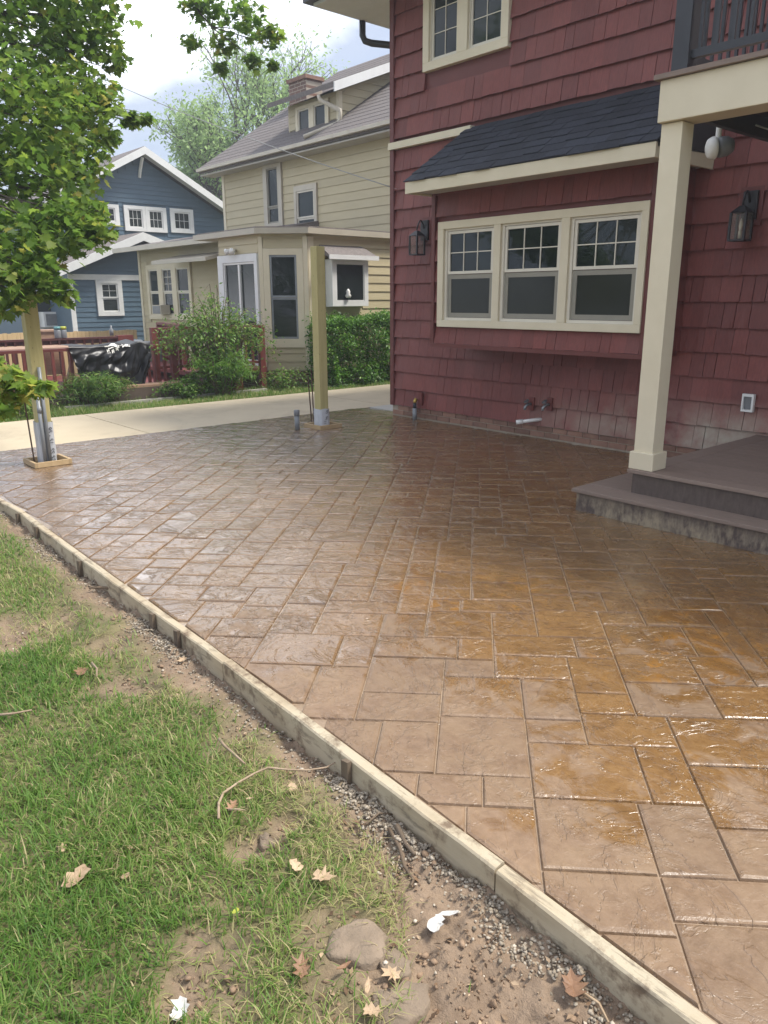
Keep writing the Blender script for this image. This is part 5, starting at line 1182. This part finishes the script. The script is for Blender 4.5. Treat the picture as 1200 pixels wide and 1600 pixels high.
ht = np.clip(rng.normal(.037, .013, len(X_))*(.5+1.0*fbm(X_, Y_, 4.5, 61))*(1-.45*dm_), .010, .085)
dist = np.hypot(X_, Y_)
blades('grass', np.stack([X_, Y_], 1), lawn_z(X_, Y_)-.003, ht, np.clip(.0026+.0006*dist, 0, .008), tone, M['grass'], .85)
N = 18000; X3 = -.25-5.5*rng.random(N)**1.4; Y3 = np.interp(X3, TX, TY)+.06-np.abs(rng.normal(0, .30, N)); kk = (fbm(X3, Y3, 5, 47) > .47) & (Y3 < 1.13) & (rng.random(N) < .75); X3, Y3 = X3[kk], Y3[kk]
blades('thatch', np.stack([X3, Y3], 1), lawn_z(X3, Y3)+.002, rng.uniform(.015, .05, len(X3)), np.full(len(X3), .0024), np.clip(rng.normal(.86, .14, len(X3)), 0, 1), M['grass'], 1.15)
N = 26000; X2 = rng.uniform(-10.02, -9.30, N); Y2 = rng.uniform(.5, 9.6, N); kk = (X2 < -9.36) | (rng.random(N) < .25); X2, Y2 = X2[kk], Y2[kk]
blades('verge_grass', np.stack([X2, Y2], 1), terr(X2, Y2)-.005, rng.uniform(.02, .09, len(X2))*(.5+fbm(X2, Y2, 3, 71)), np.full(len(X2), .008), np.clip(rng.normal(.62, .2, len(X2)), 0, 1), M['grass'], .7)
N = 9000; X2 = rng.uniform(-10.5, -10.04, N); Y2 = rng.uniform(2.0, 7.3, N)
blades('weeds', np.stack([X2, Y2], 1), terr(X2, Y2)-.005, rng.uniform(.04, .16, N)*(.4+fbm(X2, Y2, 3, 75)), np.full(N, .010), np.clip(rng.normal(.55, .22, N), 0, 1), M['grass'], .6)

# far trees
def fractal_tree(name, label, base, h, spread, depth, leaf_n, leaf_s, m, tone, seed, lean=0, bare=0.):
    rr = random.Random(seed); t = thing(name, label, 'tree', base); wd = MB(); tips = []
    def grow(p, d, l, r, k):
        q = p+d*l; q2 = p+d*l*.5+Vector((rr.gauss(0, .05), rr.gauss(0, .05), 0))*l; wd.tube([p, q2, q], [r, r*.85, r*.7], 7 if k > 3 else 4, False)
        if k <= 2: tips.append((q, l)); tips.append((q2, l))
        if k == 0: return
        for i in range(rr.choice((2, 3, 3)) if k < depth else 4):
            nd = (d+Vector((rr.gauss(0, spread), rr.gauss(0, spread), rr.gauss(.12, .22)))).normalized(); grow(q, nd, l*rr.uniform(.62, .86), r*.62, k-1)
    grow(Vector(base), Vector((lean, 0, 1)).normalized(), h*.27, h*.018, depth)
    obj('trunk', wd, M['bark'], t, True)
    tips = [q for q in tips if rr.random() > bare]
    idx = rng.integers(0, len(tips), leaf_n); P = np.array([tips[i][0] for i in idx])+rng.normal(0, 1, (leaf_n, 3))*np.array([tips[i][1] for i in idx])[:, None]*.5
    child_mesh('foliage', leaf_mesh('foliage', P, rng.uniform(.6, 1.3, leaf_n)*leaf_s, np.clip(rng.normal(tone, .22, leaf_n), 0, 1), 'leaf', M[m]), t, 'stuff'); return t
q_ = DP(375, 300, 33); fractal_tree('tall_tree', 'tall sparse spring tree with bare twigs behind the tan house', (q_.x, q_.y, -.7), 12.2, .36, 6, 11500, .19, 'far_leaf', .6, 5, 0, .32)
q_ = DP(300, 300, 34); fractal_tree('bushy_tree', 'pale green bushy tree behind the right end of the blue gable', (q_.x, q_.y, -.7), 8.8, .42, 5, 6500, .24, 'far_leaf', .6, 8)
q_ = DP(345, 300, 38); fractal_tree('bushy_tree', 'pale green tree between the blue gable and tan roof', (q_.x, q_.y, -.7), 8.8, .42, 5, 6500, .24, 'far_leaf', .5, 9)

# ================================================================ GRAVEL, CLODS, LITTER
ico = [Vector(v).normalized() for v in ((0,0,1),(.894,0,.447),(.276,.851,.447),(-.724,.526,.447),(-.724,-.526,.447),(.276,-.851,.447),(.724,.526,-.447),(-.276,.851,-.447),(-.894,0,-.447),(-.276,-.851,-.447),(.724,-.526,-.447),(0,0,-1))]
IV = np.array(ico); IF = np.array([(0,1,2),(0,2,3),(0,3,4),(0,4,5),(0,5,1),(1,6,2),(2,7,3),(3,8,4),(4,9,5),(5,10,1),(6,7,2),(7,8,3),(8,9,4),(9,10,5),(10,6,1),(11,7,6),(11,8,7),(11,9,8),(11,10,9),(11,6,10)])
def pebbles(name, P, S, m, tone, flat=.75):
    n = len(P); V = IV[None]*(1+.28*rng.normal(size=(n, 12, 1)))*S[:, None, None]; a = rng.uniform(0, 6.28, n); c, s = np.cos(a)[:, None], np.sin(a)[:, None]
    st = rng.uniform(.7, 1.35, n)[:, None]; x, y = V[..., 0]*st, V[..., 1]; V = np.stack([x*c-y*s, x*s+y*c, V[..., 2]*flat], -1)+P[:, None, :]
    Fq = (np.arange(n)*12)[:, None, None]+IF[None]; o = link(bpy.data.objects.new(name, np_mesh(name, V.reshape(-1, 3), Fq.reshape(-1, 3), m, {'tone': np.repeat(tone, 12)}))); o['kind'] = 'stuff'; return o
N = 19000; X_ = -.25-5.2*rng.random(N)**1.6; be = np.interp(X_, BX, BY)-.04; off = np.abs(rng.normal(0, .042, N)); Y_ = be-off-.004
band = fbm(X_, Y_, 4, 81); k = rng.random(N) < np.clip((band-.44)*4, .10, 1); X_, Y_ = X_[k], Y_[k]
pebbles('gravel', np.stack([X_, Y_, lawn_z(X_, Y_)+.003], 1), rng.uniform(.0022, .0056, len(X_)), M['gravel'], np.clip(rng.normal(.5, .22, len(X_)), 0, 1))
N = 14000; X_ = rng.uniform(-4.5, -.3, N); Y_ = rng.uniform(.35, 1.2, N); dm_ = dirtmask(X_, Y_); k = (rng.random(N) < dm_*.8) & (fbm(X_, Y_, 6, 91) > .45); X_, Y_ = X_[k], Y_[k]
S_ = rng.uniform(.0018, .0048, len(X_))*(1+1.3*(rng.random(len(X_)) < .05)); pebbles('soil_crumbs', np.stack([X_, Y_, lawn_z(X_, Y_)+S_*.3], 1), S_, M['clod'], np.full(len(X_), .5))
N = 420; X_ = rng.uniform(-3.6, -.3, N); Y_ = rng.uniform(.7, 1.15, N); k = dirtmask(X_, Y_) > .8; X_, Y_ = X_[k], Y_[k]
pebbles('pale_pebbles', np.stack([X_, Y_, lawn_z(X_, Y_)+.003], 1), rng.uniform(.002, .0075, len(X_))*rng.uniform(.5, 1, len(X_)), M['gravel'], rng.uniform(.6, 1, len(X_)))
N = 2600; X_ = -.3-3.6*rng.random(N)**1.3; Y_ = rng.uniform(.35, 1.16, N); k = rng.random(N) < dirtmask(X_, Y_)*.95+.02; X_, Y_ = X_[k], Y_[k]
fr_ = frames(len(X_), 0); me_ = leaf_mesh('bark_chips', np.stack([X_, Y_, lawn_z(X_, Y_)+.004], 1), rng.uniform(.006, .024, len(X_)), rng.uniform(0, 1, len(X_)), 'leaf', M['chips'], fr_)
o = link(bpy.data.objects.new('bark_chips', me_)); o['kind'] = 'stuff'
def gp(px, py): 
    p = G(px, py, -.09); z = float(lawn_z(np.array([p.x]), np.array([p.y]))[0]); p = G(px, py, z); return Vector((p.x, p.y, float(lawn_z(np.array([p.x]), np.array([p.y]))[0])))
def flagstone(label, pix, h):
    pts = [gp(*p) for p in pix]; c = sum(pts, Vector())/len(pts); t = MB(); n = len(pts); z = c.z
    big = []
    for i in range(n):
        a, b = pts[i], pts[(i+1) % n]
        for q in range(3): p = a.lerp(b, q/3); big.append(p+Vector((random.gauss(0, .004), random.gauss(0, .004), 0)))
    N_ = len(big); V = [(p.x, p.y, z-.03) for p in big]+[(p.x, p.y, z+h-.006+random.gauss(0, .002)) for p in big]+[(c.x+(p.x-c.x)*.9, c.y+(p.y-c.y)*.9, z+h+random.gauss(0, .003)) for p in big]+[(c.x+(p.x-c.x)*.45, c.y+(p.y-c.y)*.45, z+h+random.gauss(0, .004)) for p in big]+[(c.x, c.y, z+h)]
    f = []
    for i in range(N_):
        j = (i+1) % N_
        for l_ in range(3): f.append((l_*N_+i, l_*N_+j, (l_+1)*N_+j, (l_+1)*N_+i))
        f.append((3*N_+i, 3*N_+j, 4*N_))
    o = obj('flat_stone', t.add(V, f), M['slabstone'], None, True); return tag(o, label, 'stone', 'half buried stones')
flagstone('half buried flat stone beside the grass, largest of three', [(505, 1490), (520, 1462), (570, 1440), (608, 1470), (600, 1505), (575, 1518), (530, 1505)], .018)
flagstone('small flat stone wedged right of the largest flat stone', [(592, 1508), (618, 1488), (650, 1515), (640, 1535), (600, 1532)], .012)
flagstone('flat stone at the bottom edge of the picture', [(580, 1555), (640, 1538), (672, 1545), (668, 1590), (620, 1612), (580, 1600)], .014)
flagstone('rounded little stone showing in the grass left of the leaves', [(405, 1318), (418, 1308), (432, 1318), (425, 1330), (410, 1330)], .012)
def litter(name, cat, label, px, py, size, m, kind, rot, curl=.25, tilt=.2, group=None):
    p = gp(px, py)
    if kind == 'oak': pts = [(0,0),(.10,.12),(.30,.10),(.16,.28),(.42,.40),(.18,.50),(.36,.72),(.13,.72),(.0,1.0)]
    elif kind == 'maple': pts = [(0,0),(.16,.02),(.36,-.05),(.30,.16),(.56,.26),(.36,.40),(.40,.62),(.19,.55),(0,1.)]
    elif kind == 'narrow': pts = [(0,0),(.10,.2),(.16,.45),(.10,.75),(0,1.)]
    else: pts = [(0,0),(.22,.04),(.34,.18),(.28,.34),(.40,.5),(.27,.66),(.30,.82),(.10,.93),(0,1.)]
    rr = random.Random(hash((px, py))); full = [(x*rr.uniform(.75, 1.15), y+rr.uniform(-.05, .05)) for x, y in pts]+[(-x*rr.uniform(.55, 1.2), y+rr.uniform(-.09, .09)) for x, y in pts[-2:0:-1]]
    c, s = math.cos(rot), math.sin(rot); V = []
    def P_(x, y): 
        z = .018+curl*(x*x*1.2+.35*(y-.5)**2)*size*1.3+rr.uniform(0, .05)*size+tilt*y*size*.4
        return (p.x+(x*c-(y-.5)*s)*size, p.y+(x*s+(y-.5)*c)*size, p.z+z)
    ring = [P_(*q) for q in full]; mid = [P_(x*.45, .45+(y-.45)*.5) for x, y in full]; n = len(ring)
    V = ring+mid+[P_(0, .45)]; f = []
    for i in range(n): j = (i+1) % n; f += [(i, j, n+j, n+i), (n+i, n+j, 2*n)]
    V2 = V+[(a, b, z-.0012) for a, b, z in V]; k = len(V); f2 = f+[tuple(q+k for q in g_[::-1]) for g_ in f]+[(j, i, i+k, j+k) for i, j in ((i, (i+1) % n) for i in range(n))]
    return tag(obj(name, MB().add(V2, f2), M[m]), label, cat, group)
LG = 'fallen leaves on the lawn'
litter('fallen_leaf', 'leaf', 'large crumpled tan leaf lying in green grass', 120, 1382, .075, 'dryleaf', 'ragged', .5, .5, group=LG)
litter('fallen_leaf', 'leaf', 'small tan leaf just above the large crumpled tan leaf', 98, 1335, .036, 'dryleaf', 'oak', 1.1, group=LG)
litter('fallen_leaf', 'leaf', 'small pale leaf right of the large crumpled tan leaf', 202, 1333, .034, 'dryleaf', 'narrow', 2.2, group=LG)
litter('fallen_leaf', 'leaf', 'tiny pale leaf scrap below the small pale leaf', 197, 1379, .024, 'dryleaf', 'ragged', .2, group=LG)
litter('fallen_leaf', 'leaf', 'tan rounded leaf at the grass edge left of the star shaped leaf', 462, 1362, .046, 'dryleaf', 'ragged', 1.6, group=LG)
litter('fallen_leaf', 'leaf', 'star shaped tan leaf at the grass edge above the flat stones', 508, 1381, .066, 'dryleaf', 'oak', -.9, .5, .3, group=LG)
litter('fallen_leaf', 'leaf', 'curled brown leaf in grass left of the largest flat stone', 472, 1524, .058, 'brownleaf', 'oak', .9, .6, .6, group=LG)
litter('fallen_leaf', 'leaf', 'narrow brown leaf between curled leaf and flat stone', 538, 1522, .038, 'brownleaf', 'narrow', -.2, .5, group=LG)
litter('fallen_leaf', 'leaf', 'brown pointed leaf lying on the bottom flat stone', 610, 1535, .05, 'dryleaf', 'oak', 1.9, .4, group=LG)
litter('fallen_leaf', 'leaf', 'pale leaf at the left edge of the bottom flat stone', 575, 1556, .04, 'dryleaf', 'narrow', .8, .4, group=LG)
litter('fallen_leaf', 'leaf', 'brown leaf at the very bottom beside the flat stone', 583, 1592, .045, 'dryleaf', 'oak', -.9, .4, group=LG)
litter('fallen_leaf', 'leaf', 'yellow leaf scrap in grass below the tan rounded leaf', 369, 1434, .02, 'lime', 'ragged', 0, group=LG)
litter('fallen_leaf', 'leaf', 'small tan leaf near the long curved twig', 457, 1239, .036, 'dryleaf', 'ragged', 1.2, group=LG)
litter('fallen_leaf', 'leaf', 'brown curled leaf inside the bend of the long twig', 364, 1270, .045, 'brownleaf', 'oak', .4, .6, .5, group=LG)
litter('fallen_leaf', 'leaf', 'small beige leaf right of the brown curled leaf', 391, 1256, .026, 'dryleaf', 'narrow', -.7, group=LG)
litter('fallen_leaf', 'leaf', 'large brown leaf in the gravel at the bottom right', 893, 1548, .080, 'brownleaf', 'oak', .7, .7, .0, group=LG)
litter('fallen_leaf', 'leaf', 'dry leaf lying on gravel near the upper stakes', 285, 1033, .05, 'dryleaf', 'oak', .7, .5, group=LG)
litter('fallen_leaf', 'leaf', 'dark dry leaf at the grass edge near the far twig', 128, 1057, .06, 'brownleaf', 'ragged', 1.2, .5, group=LG)
litter('fallen_leaf', 'leaf', 'brown leaf on bare soil against the form board', 682, 1325, .04, 'brownleaf', 'narrow', 1.9, .5, group=LG)
litter('paper_scrap', 'paper scrap', 'torn white paper scrap folded on the bare soil', 681, 1451, .052, 'paper', 'ragged', .25, .5, .4)
litter('paper_scrap', 'paper scrap', 'white paper scrap leaning right beside the torn one', 702, 1443, .050, 'paper', 'narrow', -.75, .6, .5)
litter('paper_scrap', 'paper scrap', 'white crumpled paper scrap at the bottom edge of the lawn', 280, 1584, .055, 'paper', 'ragged', 1.0, .8, .2)
def twig(label, pix, r, m='twig', lift=.012):
    pts = [gp(*p)+Vector((0, 0, lift+random.uniform(0, .006))) for p in pix]; n = len(pts)
    return tag(obj('twig', MB().tube(pts, [r*(1-.45*i/max(1, n-1)) for i in range(n)], 6), M[m], None, True), label, 'twig', 'twigs on the lawn')
twig('thick pale twig lying in the grass left of the form board', [(343, 1168), (352, 1180), (366, 1192), (383, 1208)], .0055, lift=.03)
twig('long curved pale twig bending through the grass', [(343, 1296), (343, 1272), (350, 1254), (372, 1238), (400, 1224), (420, 1215), (450, 1215), (480, 1217), (510, 1214), (532, 1206)], .0042, lift=.03)
twig('short forked twig inside the bend of the long twig', [(358, 1280), (370, 1281), (384, 1281)], .0035, lift=.03)
twig('small pale twig in the grass at upper left', [(145, 1048), (153, 1058), (153, 1073)], .005, lift=.03)
twig('thin grey twig at the left edge of the lawn', [(-5, 1132), (25, 1130), (52, 1124)], .005, lift=.035)
twig('curved root on the bare soil above the paper scrap', [(608, 1302), (625, 1330), (632, 1362), (646, 1378), (642, 1392)], .006, 'stem')
twig('dark stick beside the curved root against the board', [(620, 1296), (634, 1318), (648, 1342)], .009, 'stake')
twig('thin curved root tip touching the form board', [(572, 1290), (592, 1277), (614, 1276)], .004, 'stem')
twig('dark stick under the upper form board', [(172, 926), (160, 925), (140, 926)], .009, 'stem', .02)
twig('thin stem trailing from the large brown leaf', [(903, 1540), (935, 1578), (950, 1605)], .004, 'dryleaf')

# ================================================================ HAZE
hz = MB().box(-62, 42, -42, 62, -1.8, 15.5)
hm = bpy.data.materials.new('haze'); hm.use_nodes = True; hm.node_tree.nodes.clear()
pv = hm.node_tree.nodes.new('ShaderNodeVolumePrincipled'); pv.inputs['Color'].default_value = (.86, .91, 1, 1); pv.inputs['Density'].default_value = .003; pv.inputs['Anisotropy'].default_value = .2
ho = hm.node_tree.nodes.new('ShaderNodeOutputMaterial'); hm.node_tree.links.new(pv.outputs[0], ho.inputs['Volume'])
o = obj('haze', hz, hm); o['kind'] = 'stuff'
